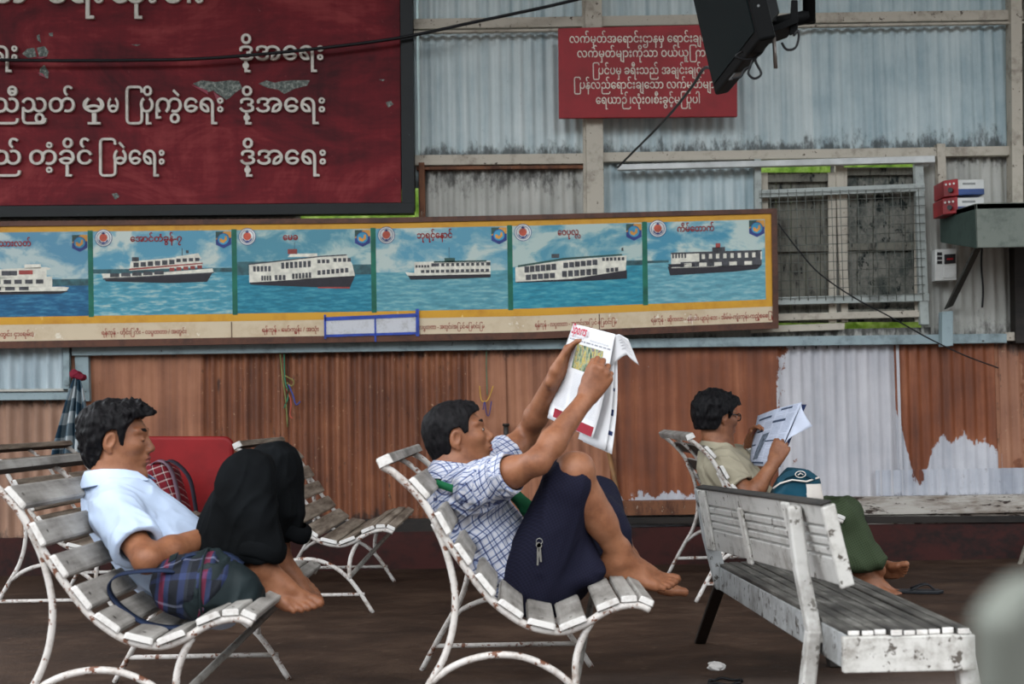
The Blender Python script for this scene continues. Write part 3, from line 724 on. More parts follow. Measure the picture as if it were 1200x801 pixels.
def slat_mat():
    t = NT('bare_grey_slat_timber', 0.72, 0.25); c = t.co()
    a = t.noise(t.map(c, (9, 0.8, 9)), 3, 6, 0.65); b = t.noise(c, 7, 5, 0.6); f = t.noise(c, 46, 4, 0.7)
    m = t.math('ADD', t.math('MULTIPLY', a, 0.55), t.math('MULTIPLY', b, 0.45))
    col = t.ramp(m, [(0.36, (96, 92, 87)), (0.5, (138, 134, 129)), (0.64, (166, 163, 158))])
    col = t.mix(t.ss(f, 0.66, 0.74), col, (52, 47, 42))
    t.color(col); t.bump(a, 0.3, 0.004); return t.m
def slat_dark():
    t = NT('brown_grey_slat_timber', 0.75, 0.2); c = t.co()
    a = t.noise(t.map(c, (9, 0.8, 9)), 3, 6, 0.65); f = t.noise(c, 40, 4, 0.7)
    col = t.ramp(a, [(0.36, (92, 80, 69)), (0.5, (132, 119, 106)), (0.64, (160, 148, 134))])
    col = t.mix(t.ss(f, 0.66, 0.74), col, (44, 36, 30)); t.color(col); t.bump(a, 0.3, 0.004); return t.m
slat_end = grimy('thick_white_end_paint', (204, 201, 197), (164, 157, 150), 0.40, 22, (1, 1, 1), 0.5, (120, 106, 96), 0.66, 60, 0.3)
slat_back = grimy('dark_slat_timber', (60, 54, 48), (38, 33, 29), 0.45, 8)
S1 = slat_mat(); S2 = slat_dark()
def rail_frame(u):
    """closest rail tangent near abscissa u"""
    best = min(range(1, len(RAIL)-1), key=lambda i: abs(RAIL[i].x-u)); t = (RAIL[best+1]-RAIL[best-1]).normalized()
    return t
def make_seat(m):
    root = thing('slatted_seat', (0, 0, 0))
    rnd = random.Random(5)
    for yy in (0.0, L_CH/2, L_CH):
        mb = MB(); mb.tube([p+Vector((0, yy, 0)) for p in RAIL], 0.0105 if yy != L_CH/2 else 0.008, 8); mb.build('seat_rail', iron, root)
    rear = spline([(u, 0, z) for u, z in [cu(505, 612), cu(517, 640), cu(526, 675), cu(528.5, 705), cu(524, 740), cu(513, 771), cu(497, 798), cu(475, 836), (-0.34, 0.0)]], 4)
    arc = spline([(u, 0, z) for u, z in [cu(497, 798), cu(520, 781), cu(546, 770), cu(576, 765), cu(608, 768), cu(640, 782), cu(667, 804), cu(690, 834), (0.262, 0.0)]], 4)
    front = spline([(u, 0, z) for u, z in [cu(686, 728), cu(675, 748), cu(668, 772), cu(667, 804)]], 4)
    for yy in (0.012, L_CH-0.012):
        o = Vector((0, yy, 0))
        mb = MB(); mb.tube([p+o for p in rear], 0.0098, 8); mb.build('leg', iron, root)
        mb = MB(); mb.tube([p+o for p in arc], 0.0098, 8); mb.build('arched_leg', iron, root)
        mb = MB(); mb.tube([p+o for p in front], 0.0098, 8); mb.build('front_strut', iron, root)
        mb = MB(); mb.tube([(-0.298, yy, 0.085), (0.225, yy, 0.085)], 0.0085, 8); mb.build('stretcher', iron, root)
    bu, bz = cu(667, 800); tu, tz = cu(720, 712)
    gi = grimy('dull_grey_iron', (120, 116, 110), (84, 78, 72), 0.45, 12, (1, 1, 1), 0.5, (100, 66, 50), 0.62, 30)
    mb = MB(); mb.tube([(bu, 0.03, bz), (tu, L_CH-0.05, tz-0.06)], 0.011, 8); mb.build('cross_brace', gi, root)
    mb = MB(); mb.tube([(tu, L_CH-0.05, tz), (tu, L_CH-0.05, tz-0.065)], 0.010, 8); mb.build('hanger', iron, root)
    for i, ((x, y, w, k), wd) in enumerate(zip(SLATS, SLAT_W)):
        u, z = cu(x, y); t = rail_frame(u); nrm = Vector((-t.z, 0, t.x))
        if nrm.x < 0 and nrm.z < 0: nrm = -nrm
        if i == 0: t = Vector((0.9, 0, 0.43)); nrm = Vector((-0.43, 0, 0.9))
        hw = wd/430.0*0.56; th = 0.0085 if i else 0.014
        rp_ = min(RAIL, key=lambda p: (p.x-u)**2+(p.z-z)**2); c0 = Vector((u, 0, rp_.z+(u-rp_.x)*(t.z/t.x if abs(t.x) > .2 else 0)))+nrm*(0.0095+th)
        if i == 0: c0 = Vector((u, 0, z))+nrm*.012
        e0 = rnd.uniform(-.012, .004); e1 = rnd.uniform(-.004, .012)
        sec = [(-hw, -th), (-hw*.96, th*.6), (-hw*.8, th), (hw*.8, th), (hw*.96, th*.6), (hw, -th)]
        tw = rnd.uniform(-.025, .025)
        rows = []
        for yy, q in ((-0.014+e0, 0.86), (-0.010+e0, 1.0), (L_CH/2, 1.0), (L_CH+0.010+e1, 1.0), (L_CH+0.014+e1, .86)):
            rows.append([c0+t*(a*q+0.0)+nrm*(b*q+tw*a*(yy/L_CH-.5)*2)+Vector((0, yy, 0)) for a, b in sec])
        mb = MB(); n = len(sec); o = mb.add([p for r in rows for p in r], [])
        for j in range(4):
            for kx in range(n):
                k2 = (kx+1) % n
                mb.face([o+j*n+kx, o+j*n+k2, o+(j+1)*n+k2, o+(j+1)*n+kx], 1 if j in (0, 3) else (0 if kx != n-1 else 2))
        mb.face([o+kx for kx in range(n)][::-1], 1); mb.face([o+4*n+kx for kx in range(n)], 1)
        # bolt heads
        mb.disc(c0+nrm*(th+0.0015)+Vector((0, 0.03, 0)), 0.005, 8, nrm, 2); mb.disc(c0+nrm*(th+0.0015)+Vector((0, L_CH-0.03, 0)), 0.005, 8, nrm, 2)
        mb.build('slat', [m, slat_end, slat_back], root)
    return root
SEAT_GROUP = 'slatted iron lounge seats'
proto = make_seat(S1)
proto.location = (0.0, 3.88, 0)
tag(proto, 'slatted iron lounge seat under the man in the checked shirt', 'seat', SEAT_GROUP)
c1 = copy_tree(proto); c1.location = (-1.051, 3.75, 0); tag(c1, 'slatted iron lounge seat under the man in the pale blue shirt', 'seat', SEAT_GROUP)
def darker(o):
    """the seats of the back row have browner slats"""
    for ch in o.children:
        if ch.name.startswith('slat'):
            ch.data = ch.data.copy() if ch.data.name not in _dk else _dk[ch.data.name]
for loc, lab in [((-0.923, 6.58, 0), 'slatted iron lounge seat, empty, with brown slats behind the barefoot man in blue shirt'), ((-2.08, 6.55, 0), 'slatted iron lounge seat with dark top slats at the far left edge'), ((1.186, 6.75, 0), 'slatted iron lounge seat under the man in the khaki shirt')]:
    c = copy_tree(proto); c.location = loc; tag(c, lab, 'seat', SEAT_GROUP)
    for ch in c.children:
        if ch.name.startswith('slat') and loc[0] < 1:
            ch.material_slots[0].link = 'OBJECT'; ch.material_slots[0].material = S2

# ------------------------------------------------------------------ white timber bench, seen from behind
peel = grimy('peeling_white_bench_paint', (174, 172, 168), (122, 118, 112), 0.47, 5, (1, 1, 1), 0.55, (92, 88, 82), 0.60, 22, 0.25)
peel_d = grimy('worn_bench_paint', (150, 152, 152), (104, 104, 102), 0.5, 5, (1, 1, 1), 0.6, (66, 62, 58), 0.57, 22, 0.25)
def worn_seat():
    t = NT('worn_grey_bench_boards', 0.65, 0.25); c = t.co()
    a = t.noise(t.map(c, (14, 1.2, 4)), 3, 6, 0.7); b = t.noise(c, 5, 5, 0.65)
    m = t.math('ADD', t.math('MULTIPLY', a, 0.6), t.math('MULTIPLY', b, 0.4))
    t.color(t.ramp(m, [(0.38, (32, 30, 28)), (0.52, (70, 68, 64)), (0.62, (108, 106, 101)), (0.72, (164, 161, 155))])); t.bump(a, 0.4, 0.004); return t.m
bbat = grimy('chipped_bench_batten_paint', (188, 186, 181), (126, 121, 114), 0.46, 9, (1, 1, 1), 0.55, (84, 78, 72), 0.58, 30, 0.3); wseat = worn_seat(); gr_top = grimy('blackened_top_edge', (46, 44, 42), (26, 25, 24), 0.5, 10)
bench = thing('timber_bench', (0.88, 4.1, 0), 'peeling white painted timber bench seen from behind, nearest at the right', 'bench')
def BK(s, h, d=0.0):
    """bench back: s = 0 far .. 1 near end, h = 0 bottom .. 1 top, d = towards the camera side"""
    Y = 5.05+(3.42-5.05)*s
    bot = P(836+(995-836)*((1/Y-1/5.05)/(1/3.42-1/5.05)), 640+(683-640)*((1/Y-1/5.05)/(1/3.42-1/5.05)), Y)
    Yt = Y-0.02
    top = P(824+(972-824)*((1/Y-1/5.05)/(1/3.42-1/5.05)), 570+(589-570)*((1/Y-1/5.05)/(1/3.42-1/5.05)), Yt)
    n = Vector((-0.95, -0.05, -0.28))
    return bot+(top-bot)*h+n*d
def bslab(s0, s1, h0, h1, d0, d1, nm, mat, bev=0.003, side=None):
    mb = MB()
    mb.hexa([BK(s0, h0, d0), BK(s1, h0, d0), BK(s1, h0, d1), BK(s0, h0, d1), BK(s0, h1, d0), BK(s1, h1, d0), BK(s1, h1, d1), BK(s0, h1, d1)])
    return mb.build(nm, mat, bench, bevel=bev)
for h0, h1 in [(0.0, 0.335), (0.37, 0.46), (0.495, 0.585), (0.62, 0.71), (0.745, 1.0)]:
    bslab(0.0, 1.0, h0, h1, 0.0, 0.02, 'back_board', peel)
bslab(-0.005, 1.004, 1.0, 1.035, -0.004, 0.026, 'top_rail', gr_top)
for s, w in [(0.055, .075), (0.42, .035), (0.79, .05)]:
    bslab(s-w/2, s+w/2, 0.0 if s != .42 else -.05, 0.99 if s != .42 else .8, 0.019, 0.030, 'back_batten', bbat, 0.005)
bslab(0.990, 1.003, -0.04, 0.98, -0.012, 0.022, 'end_batten', bbat, 0.004)
# seat
def ST(s, a, dz=0.0):
    """bench seat: s = 0 far .. 1 near, a = 0 rear edge .. 1 front edge"""
    r = P(842, 659, 5.05).lerp(P(993, 738, 3.28), s); f = P(842, 659, 5.05)+Vector((0.36, 0.02, 0.0)); f = f.lerp(P(1135, 735, 3.30), s)
    p = r.lerp(f, a); p.z += dz; return p
rb = random.Random(4); nb = 9
for i in range(nb):
    a0 = i/nb+0.006; a1 = (i+1)/nb-0.006; e = rb.uniform(-.006, .01)
    mb = MB(); dz = rb.uniform(-.002, .002)
    mb.hexa([ST(-.02, a0, -.014), ST(1+e, a0, -.014), ST(1+e, a1, -.014), ST(-.02, a1, -.014), ST(-.02, a0, dz), ST(1+e, a0, dz), ST(1+e, a1, dz), ST(-.02, a1, dz)][::1])
    mb.mi = [0, 0, 1, 1, 0, 0][:len(mb.mi)]
    mb.mi[3] = 1; mb.mi[2] = 0
    mb.build('seat_slat', [wseat, slat_end], bench, bevel=0.003)
def apron(s0, a0, s1, a1, mat, nm, off, hgt=0.075):
    mb = MB(); d = (ST(s1, a1)-ST(s0, a0)); n = Vector((d.y, -d.x, 0)).normalized()*off
    A = [ST(s0, a0, -.014), ST(s1, a1, -.014), ST(s1, a1, -.02-hgt), ST(s0, a0, -.02-hgt)]
    mb.prism(A, n); return mb.build(nm, mat, bench, bevel=0.003)
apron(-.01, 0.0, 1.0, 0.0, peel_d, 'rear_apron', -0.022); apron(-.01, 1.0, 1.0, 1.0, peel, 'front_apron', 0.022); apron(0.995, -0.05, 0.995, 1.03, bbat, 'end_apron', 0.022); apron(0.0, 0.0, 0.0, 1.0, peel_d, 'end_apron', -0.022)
def bpost(pts, w, d, nm, mat, mi=None):
    """squared post through world points"""
    mb = MB(); o = mb.add([], [])
    for p in pts:
        p = Vector(p); mb.v += [tuple(p+Vector(q)) for q in ((-w/2, -d/2, 0), (w/2, -d/2, 0), (w/2, d/2, 0), (-w/2, d/2, 0))]
    for i in range(len(pts)-1):
        for k in range(4):
            k2 = (k+1) % 4; mb.face([o+i*4+k, o+i*4+k2, o+i*4+4+k2, o+i*4+4+k])
    n = len(pts); mb.face([o+3, o+2, o+1, o]); mb.face([o+4*n-4+k for k in range(4)])
    return mb.build(nm, mat, bench, bevel=0.006)
n_post = [P(929, 592, 3.60), P(939, 668, 3.57), P(956, 752, 3.54)]
bpost(n_post, 0.036, 0.045, 'back_post', peel)
g = P(956, 752, 3.54); bpost([(g.x-0.06, g.y-0.02, 0.0), (g.x-0.005, g.y, g.z+0.03)], 0.036, 0.045, 'leg', peel)
f_post = [P(822, 572, 5.02), P(832, 630, 5.04), P(847, 690, 5.06)]
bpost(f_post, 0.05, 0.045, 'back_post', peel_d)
g = P(847, 688, 5.06); f_ = P(820, 752, 5.58); bpost([(f_.x, f_.y, 0.0), (g.x-0.005, g.y, g.z+0.02)], 0.045, 0.04, 'leg', dark_t)
g = P(1124, 752, 3.34); bpost([(g.x+0.055, g.y, 0.0), (g.x, g.y, g.z+0.03)], 0.045, 0.045, 'leg', slat_end)
g = ST(0.03, 0.95); bpost([(g.x+0.05, g.y, 0.0), (g.x, g.y, g.z-.02)], 0.045, 0.04, 'leg', dark_t)
# ------------------------------------------------------------------ figures: distance fields turned into one continuous surface
def _n3(v): return np.array([v[0], v[1], v[2]], dtype=np.float32)
_perm = np.random.RandomState(11).rand(64, 64, 64).astype(np.float32)
def vnoise(x, y, z):
    xi = np.floor(x).astype(np.int32); yi = np.floor(y).astype(np.int32); zi = np.floor(z).astype(np.int32)
    fx = x-xi; fy = y-yi; fz = z-zi
    fx = fx*fx*(3-2*fx); fy = fy*fy*(3-2*fy); fz = fz*fz*(3-2*fz)
    g = lambda a, b, c: _perm[(xi+a) & 63, (yi+b) & 63, (zi+c) & 63]
    l = lambda a, b, t: a+(b-a)*t
    return l(l(l(g(0, 0, 0), g(1, 0, 0), fx), l(g(0, 1, 0), g(1, 1, 0), fx), fy), l(l(g(0, 0, 1), g(1, 0, 1), fx), l(g(0, 1, 1), g(1, 1, 1), fx), fy), fz)
def folds(x, y, z, f=14.0, axis=(1, 0, 0), stretch=3.0, seed=0.0):
    """ridged noise, drawn out along axis"""
    a = _n3(Vector(axis).normalized())
    t = x*a[0]+y*a[1]+z*a[2]; k = (1/stretch-1)*t
    X, Y, Z = (x+a[0]*k)*f+seed, (y+a[1]*k)*f+seed*1.7, (z+a[2]*k)*f+seed*.6
    w = vnoise(X*.5+9, Y*.5, Z*.5)*1.4
    n = vnoise(X+w, Y+w, Z-w)
    r = 1-np.abs(2*n-1)
    return r*r-0.4
def smin(a, b, k):
    h = np.clip(0.5+0.5*(a-b)/k, 0, 1); return a*(1-h)+b*h-k*h*(1-h)
def ell(x, y, z, c, r):
    X, Y, Z = (x-c[0])/r[0], (y-c[1])/r[1], (z-c[2])/r[2]
    k0 = np.sqrt(X*X+Y*Y+Z*Z)+1e-9; k1 = np.sqrt((X/r[0])**2+(Y/r[1])**2+(Z/r[2])**2)+1e-9
    return k0*(k0-1)/k1
def cone(x, y, z, a, b, ra, rb, n=None, f=1.0):
    ax, ay, az = a; dx, dy, dz = b[0]-ax, b[1]-ay, b[2]-az
    L = dx*dx+dy*dy+dz*dz+1e-12
    px, py, pz = x-ax, y-ay, z-az
    t = np.clip((px*dx+py*dy+pz*dz)/L, 0, 1)
    qx, qy, qz = px-t*dx, py-t*dy, pz-t*dz
    if n is not None:
        qn = (qx*n[0]+qy*n[1]+qz*n[2])*(1/f-1)
        qx, qy, qz = qx+n[0]*qn, qy+n[1]*qn, qz+n[2]*qn
    d = np.sqrt(qx*qx+qy*qy+qz*qz)-(ra+(rb-ra)*t)
    return d*f if (n is not None and f < 1) else d
def poly2(u, v, pts):
    """signed distance to a 2-D polygon"""
    d = np.full(u.shape, 1e9, np.float32); s = np.ones(u.shape, np.float32); n = len(pts); j = n-1
    for i in range(n):
        ex, ey = pts[j][0]-pts[i][0], pts[j][1]-pts[i][1]; wx_, wy_ = u-pts[i][0], v-pts[i][1]
        h = np.clip((wx_*ex+wy_*ey)/(ex*ex+ey*ey+1e-12), 0, 1)
        bx, by = wx_-ex*h, wy_-ey*h; d = np.minimum(d, bx*bx+by*by)
        c1_ = v >= pts[i][1]; c2_ = v < pts[j][1]; c3_ = ex*wy_ > ey*wx_
        al = c1_ & c2_ & c3_; no = (~c1_) & (~c2_) & (~c3_); s = np.where(al | no, -s, s); j = i
    return s*np.sqrt(d)
class Field:
    def __init__(self, lo, hi, res):
        self.lo = np.array(lo, np.float32); self.res = res
        self.n = [int(math.ceil((hi[i]-lo[i])/res))+1 for i in range(3)]
        self.d = np.full(self.n, 0.2, np.float32)
        self.ax = [self.lo[i]+res*np.arange(self.n[i], dtype=np.float32) for i in range(3)]
    def win(self, lo, hi, m):
        sl = []
        for i in range(3):
            a = int(max(0, math.floor((lo[i]-m-self.lo[i])/self.res))); b = int(min(self.n[i], math.ceil((hi[i]+m-self.lo[i])/self.res)+1))
            if b <= a: return None
            sl.append(slice(a, b))
        return tuple(sl)
    def xyz(self, s): return self.ax[0][s[0]][:, None, None], self.ax[1][s[1]][None, :, None], self.ax[2][s[2]][None, None, :]
    def op(self, fn, lo, hi, k=0.01, mode='u', m=None):
        s = self.win(lo, hi, (k*1.5+0.02) if m is None else m)
        if s is None: return
        x, y, z = self.xyz(s); v = fn(x, y, z).astype(np.float32); a = self.d[s]
        if mode == 'u': self.d[s] = smin(a, v, k)
        elif mode == 's': self.d[s] = -smin(-a, v, k)
        elif mode == 'i': self.d[s] = -smin(-a, -v, k)
    def cone(self, a, b, ra, rb, k=0.02, n=None, f=1.0, mode='u'):
        r = max(ra, rb)/(1 if True else f)
        lo = [min(a[i], b[i])-r for i in range(3)]; hi = [max(a[i], b[i])+r for i in range(3)]
        n_ = None if n is None else Vector(n).normalized()
        self.op(lambda x, y, z: cone(x, y, z, a, b, ra, rb, n_, f), lo, hi, k, mode)
    def chain(self, pts, rs, k=0.02, n=None, f=1.0):
        for i in range(len(pts)-1): self.cone(pts[i], pts[i+1], rs[i], rs[i+1], k, n, f)
    def ball(self, c, r, k=0.02, mode='u'):
        if not isinstance(r, (tuple, list)): r = (r, r, r)
        self.op(lambda x, y, z: ell(x, y, z, c, r), [c[i]-r[i] for i in range(3)], [c[i]+r[i] for i in range(3)], k, mode)
    def slab(self, poly, y0, y1, rnd=0.03, k=0.03):
        """prism of an XZ polygon between depths y0..y1"""
        us = [p[0] for p in poly]; vs = [p[1] for p in poly]
        pts = [(p[0], p[1]) for p in poly]; yc, hy = (y0+y1)/2, (y1-y0)/2
        def fn(x, y, z):
            u = np.broadcast_to(x, (x.shape[0], 1, z.shape[2])); v = np.broadcast_to(z, (x.shape[0], 1, z.shape[2]))
            d2 = poly2(u, v, pts)+rnd; dy = np.abs(y-yc)-hy+rnd
            return np.minimum(np.maximum(d2, dy), 0)+np.sqrt(np.maximum(d2, 0)**2+np.maximum(dy, 0)**2)-rnd
        self.op(fn, [min(us), y0, min(vs)], [max(us), y1, max(vs)], k)
    def hem(self, a, b, R, bore0, bore1, depth=.045, reach=.16):
        """cut a sleeve off square at a (arm runs a to b) and hollow its end"""
        d = (b-a).normalized(); e = a+d*reach
        def cut(x, y, z):
            t = (x-a.x)*d.x+(y-a.y)*d.y+(z-a.z)*d.z
            return np.maximum(np.maximum(-t, t-reach), cone(x, y, z, a-d*.2, a+d*.2, R, R))
        self.op(cut, [min(a[i], e[i])-R for i in range(3)], [max(a[i], e[i])+R for i in range(3)], .004, 's')
        self.cone(a-d*depth, a+d*.03, bore0, bore1, .005, mode='s')
    def displace(self, fn):
        m = np.abs(self.d) < 0.06
        i = np.nonzero(m); x, y, z = self.ax[0][i[0]], self.ax[1][i[1]], self.ax[2][i[2]]
        self.d[i] += fn(x, y, z).astype(np.float32)
    def surface(self, smooth=1):
        d = self.d; s = d < 0
        nx, ny, nz = d.shape
        cs = [s[a:nx-1+a, b:ny-1+b, c:nz-1+c] for a in (0, 1) for b in (0, 1) for c in (0, 1)]
        allv = cs[0].copy(); anyv = cs[0].copy()
        for q in cs[1:]: allv &= q; anyv |= q
        act = anyv & ~allv; I = np.nonzero(act); N = len(I[0])
        idx = np.full(act.shape, -1, np.int32); idx[I] = np.arange(N)
        off = [(a, b, c) for a in (0, 1) for b in (0, 1) for c in (0, 1)]
        val = [d[I[0]+a, I[1]+b, I[2]+c] for a, b, c in off]
        acc = np.zeros((N, 3), np.float32); cnt = np.zeros(N, np.float32)
        for p in range(8):
            for ax_ in range(3):
                o = list(off[p])
                if o[ax_] == 1: continue
                o2 = list(o); o2[ax_] = 1; q = off.index(tuple(o2))
                a, b = val[p], val[q]; m = (a < 0) != (b < 0)
                t = np.where(m, a/(a-b+1e-12*(a == b)), 0)
                for c in range(3): acc[:, c] += np.where(m, o[c]+(t if c == ax_ else 0), 0)
                cnt += m
        v = acc/cnt[:, None]+np.stack(I, 1); v = v*self.res+self.lo
        F = []
        for ax_ in range(3):
            b, c = (ax_+1) % 3, (ax_+2) % 3
            sa = [slice(None)]*3; sb = [slice(None)]*3
            sa[ax_] = slice(0, -1); sb[ax_] = slice(1, None)
            A = s[tuple(sa)]; B = s[tuple(sb)]
            e = np.nonzero(A != B); e = [q for q in e]
            ok = (e[b] > 0) & (e[c] > 0) & (e[b] < d.shape[b]-1) & (e[c] < d.shape[c]-1)
            e = [q[ok] for q in e]; sg = A[tuple(e)]
            def cell(db, dc):
                q = [None]*3; q[ax_] = e[ax_]; q[b] = e[b]+db; q[c] = e[c]+dc
                return idx[tuple(q)]
            f = np.stack([cell(-1, -1), cell(0, -1), cell(0, 0), cell(-1, 0)], 1)
            f[~sg] = f[~sg][:, ::-1]
            F.append(f)
        F = np.concatenate(F); F = F[(F >= 0).all(1)]
        for _ in range(smooth):                              # light smoothing of the extracted surface
            acc = np.zeros_like(v); cnt = np.zeros(len(v), np.float32)
            for k in range(4):
                a, b2 = F[:, k], F[:, (k+1) % 4]
                for c in range(3):
                    acc[:, c] += np.bincount(a, v[b2, c], len(v))+np.bincount(b2, v[a, c], len(v))
                cnt += np.bincount(a, minlength=len(v))+np.bincount(b2, minlength=len(v))
            v = v*0.5+0.5*acc/np.maximum(cnt, 1)[:, None]
        return v, F
    def mesh(self, name, mats, parent, smooth=1, mi=None, attrs=None):
        v, F = self.surface(smooth)
        me = bpy.data.meshes.new(name); me.vertices.add(len(v)); me.vertices.foreach_set('co', v.astype(np.float32).ravel())
        me.loops.add(len(F)*4); me.loops.foreach_set('vertex_index', F.astype(np.int32).ravel())
        me.polygons.add(len(F)); me.polygons.foreach_set('loop_start', np.arange(len(F), dtype=np.int32)*4)
        try: me.polygons.foreach_set('loop_total', np.full(len(F), 4, np.int32))
        except Exception: pass
        if not isinstance(mats, (list, tuple)): mats = [mats]
        for m in mats: me.materials.append(m)
        me.update(calc_edges=True); me.validate()
        if mi is not None:
            ctr = v[F].mean(1); me.polygons.foreach_set('material_index', mi(ctr[:, 0], ctr[:, 1], ctr[:, 2]).astype(np.int32))
        if attrs:
            for k, fn in attrs.items():
                at = me.attributes.new(k, 'FLOAT', 'POINT'); at.data.foreach_set('value', fn(v[:, 0], v[:, 1], v[:, 2]).astype(np.float32))
        me.polygons.foreach_set('use_smooth', np.ones(len(me.polygons), bool)); me.update()
        o = bpy.data.objects.new(name, me); COL.objects.link(o)
        if parent is not None:
            o.parent = parent
            if parent.type == 'EMPTY': o.matrix_parent_inverse = Matrix.Translation(-parent.location)
        return o

# ---- heads -------------------------------------------------------
class Head:
    """x forward, y left, z up; origin between the ears"""
    def __init__(self, o, pitch, yaw, roll=0.0, s=1.0):
        # pitch > 0 looks up; yaw > 0 turns away from +X towards +Y (away from the camera)
        self.R = Matrix.Rotation(math.radians(yaw), 3, 'Z') @ Matrix.Rotation(-math.radians(pitch), 3, 'Y') @ Matrix.Rotation(math.radians(roll), 3, 'X')
        self.o = Vector(o); self.s = s
    def w(self, p): return self.o+self.R @ (Vector(p)*self.s)
    def loc(self, x, y, z):
        R = np.array(self.R, np.float32); X, Y, Z = x-self.o.x, y-self.o.y, z-self.o.z
        return [(R[0][i]*X+R[1][i]*Y+R[2][i]*Z)/self.s for i in range(3)]
    def box(self, r=0.15): return [c-r*self.s for c in self.o], [c+r*self.s for c in self.o]
    def skin(self, x, y, z, mouth=0.0):
        x, y, z = self.loc(x, y, z); ya = np.abs(y)
        d = ell(x, y, z, (-.010, 0, .022), (.096, .075, .088))
        d = smin(d, ell(x, y, z, (.030, 0, -.026), (.058, .060, .080)), .03)
        d = smin(d, cone(x, ya, z, (-.010, .046, -.052), (.062, .016, -.097), .021, .017), .025)
        d = smin(d, ell(x, y, z, (.075, 0, -.100), (.015, .019, .014)), .014)
        d = smin(d, ell(x, ya, z, (.054, .043, -.014), (.026, .019, .019)), .02)
        d = smin(d, cone(x, ya, z, (.084, .008, .031), (.067, .050, .031), .0095, .0090), .012)
        d = -smin(-d, ell(x, ya, z, (.098, .031, .006), (.020, .020, .012)), .012)
        d = smin(d, ell(x, ya, z, (.073, .031, .006), (.0125, .0160, .0115)), .003)
        d = smin(d, cone(x, ya, z, (.084, .018, .0145), (.071, .047, .0125), .0032, .0032), .004)      # upper lid
        d = smin(d, cone(x, y, z, (.084, 0, .014), (.103, 0, -.024), .0085, .0120), .008)
        d = smin(d, ell(x, ya, z, (.093, .0125, -.030), (.012, .0085, .008)), .006)
        d = smin(d, ell(x, y, z, (.080, 0, -.056), (.016, .028, .020)), .015)
        d = smin(d, ell(x, y, z, (.0925, 0, -.0525), (.0095, .022, .0060)), .003)
        d = smin(d, ell(x, y, z, (.0905, 0, -.0650), (.0095, .019, .0068)), .003)
        d = -smin(-d, cone(x, ya, z, (.1035, 0, -.0587), (.088, .024, -.0597), .0028, .0022), .002)
        e = ell(x-(z*.22), ya, z, (-.012, .076, .002), (.0195, .0095, .030))
        e = -smin(-e, ell(x-(z*.22), ya, z, (-.006, .0860, .004), (.0125, .0095, .019)), .003)
        e = smin(e, ell(x, ya, z, (-.010, .0725, -.028), (.008, .007, .009)), .006)
        d = smin(d, e, .005)
        return d*self.s
    def hairline(self, pts, x):
        return np.interp(x, [p[0] for p in pts], [p[1] for p in pts])
def make_hair(H, parent, mat, line, thick, res=0.0028, tuft=0.004, f=42, ear_clear=True, sg=(6, 6, 6)):
    """hair grown as a textured shell over the skull; line = hairline (x, z) seen from the side; thick(x,y,z) = thickness"""
    lo, hi = H.box(0.16); F = Field(lo, hi, res)
    def fn(X, Y, Z):
        x, y, z = H.loc(X, Y, Z)
        d = ell(x, y, z, (-.010, 0, .022), (.096, .075, .088))
        d = smin(d, ell(x, y, z, (-.035, 0, -.035), (.058, .056, .062)), .03)
        n = (vnoise(x*f*1.4+5, y*f+3, z*f*.8)-.5)*1.3+(vnoise(x*f*2.6, y*f*2.6, z*f*1.3)-.5)*.8
        d = d-thick(x, y, z)-tuft*n*(1+1.2*np.clip((x-.0)/.06, 0, 1)*np.clip((z-.04)/.05, 0, 1))
        g = z-H.hairline(line, x)+0.007*(vnoise(x*90, y*90+7, z*60)-.5)
        d = np.maximum(d, -g)
        if ear_clear:
            d = np.maximum(d, -ell(x-(z*.22), np.abs(y), z, (-.012, .083, .0), (.0235, .016, .036)))
        return d*H.s
    F.op(fn, lo, hi, 0.002, 'u', 0.0); return F.mesh('hair', mat, parent, 1)
def brows(H, parent, mat, w=.0058):
    for sg in (1, -1):
        mb = MB(); mb.tube([H.w((.0905, sg*.012, .030)), H.w((.0885, sg*.024, .0345)), H.w((.0785, sg*.040, .0345)), H.w((.070, sg*.049, .030))], [w*.7*H.s, w*H.s, w*.8*H.s, w*.3*H.s], 8, flat=.55); mb.build('eyebrow', mat, parent)
def eyes(H, parent, white, iris, lid=None):
    for sg in (1, -1):
        c = (.0765, sg*.031, .0055); mb = MB(); rows = []
        for i in range(9):
            th = math.pi*i/8; rows.append([H.w((c[0]+.0112*math.cos(th)*1.0, c[1]+.0115*math.sin(th)*math.cos(2*math.pi*k/12), c[2]+.0072*math.sin(th)*math.sin(2*math.pi*k/12))) for k in range(12)])
        mb.grid(rows, 0, True, True)
        n0 = len(mb.f)
        rows = []
        for i in range(6):
            th = math.pi*.5*i/5; rows.append([H.w((c[0]+.0006+.0120*math.cos(th*.85), c[1]+.0088*math.sin(th)*math.cos(2*math.pi*k/12), c[2]-.0004+.0070*math.sin(th)*math.sin(2*math.pi*k/12))) for k in range(12)])
        mb.grid(rows, 1, True, True); mb.build('eye', [white, iris], parent)

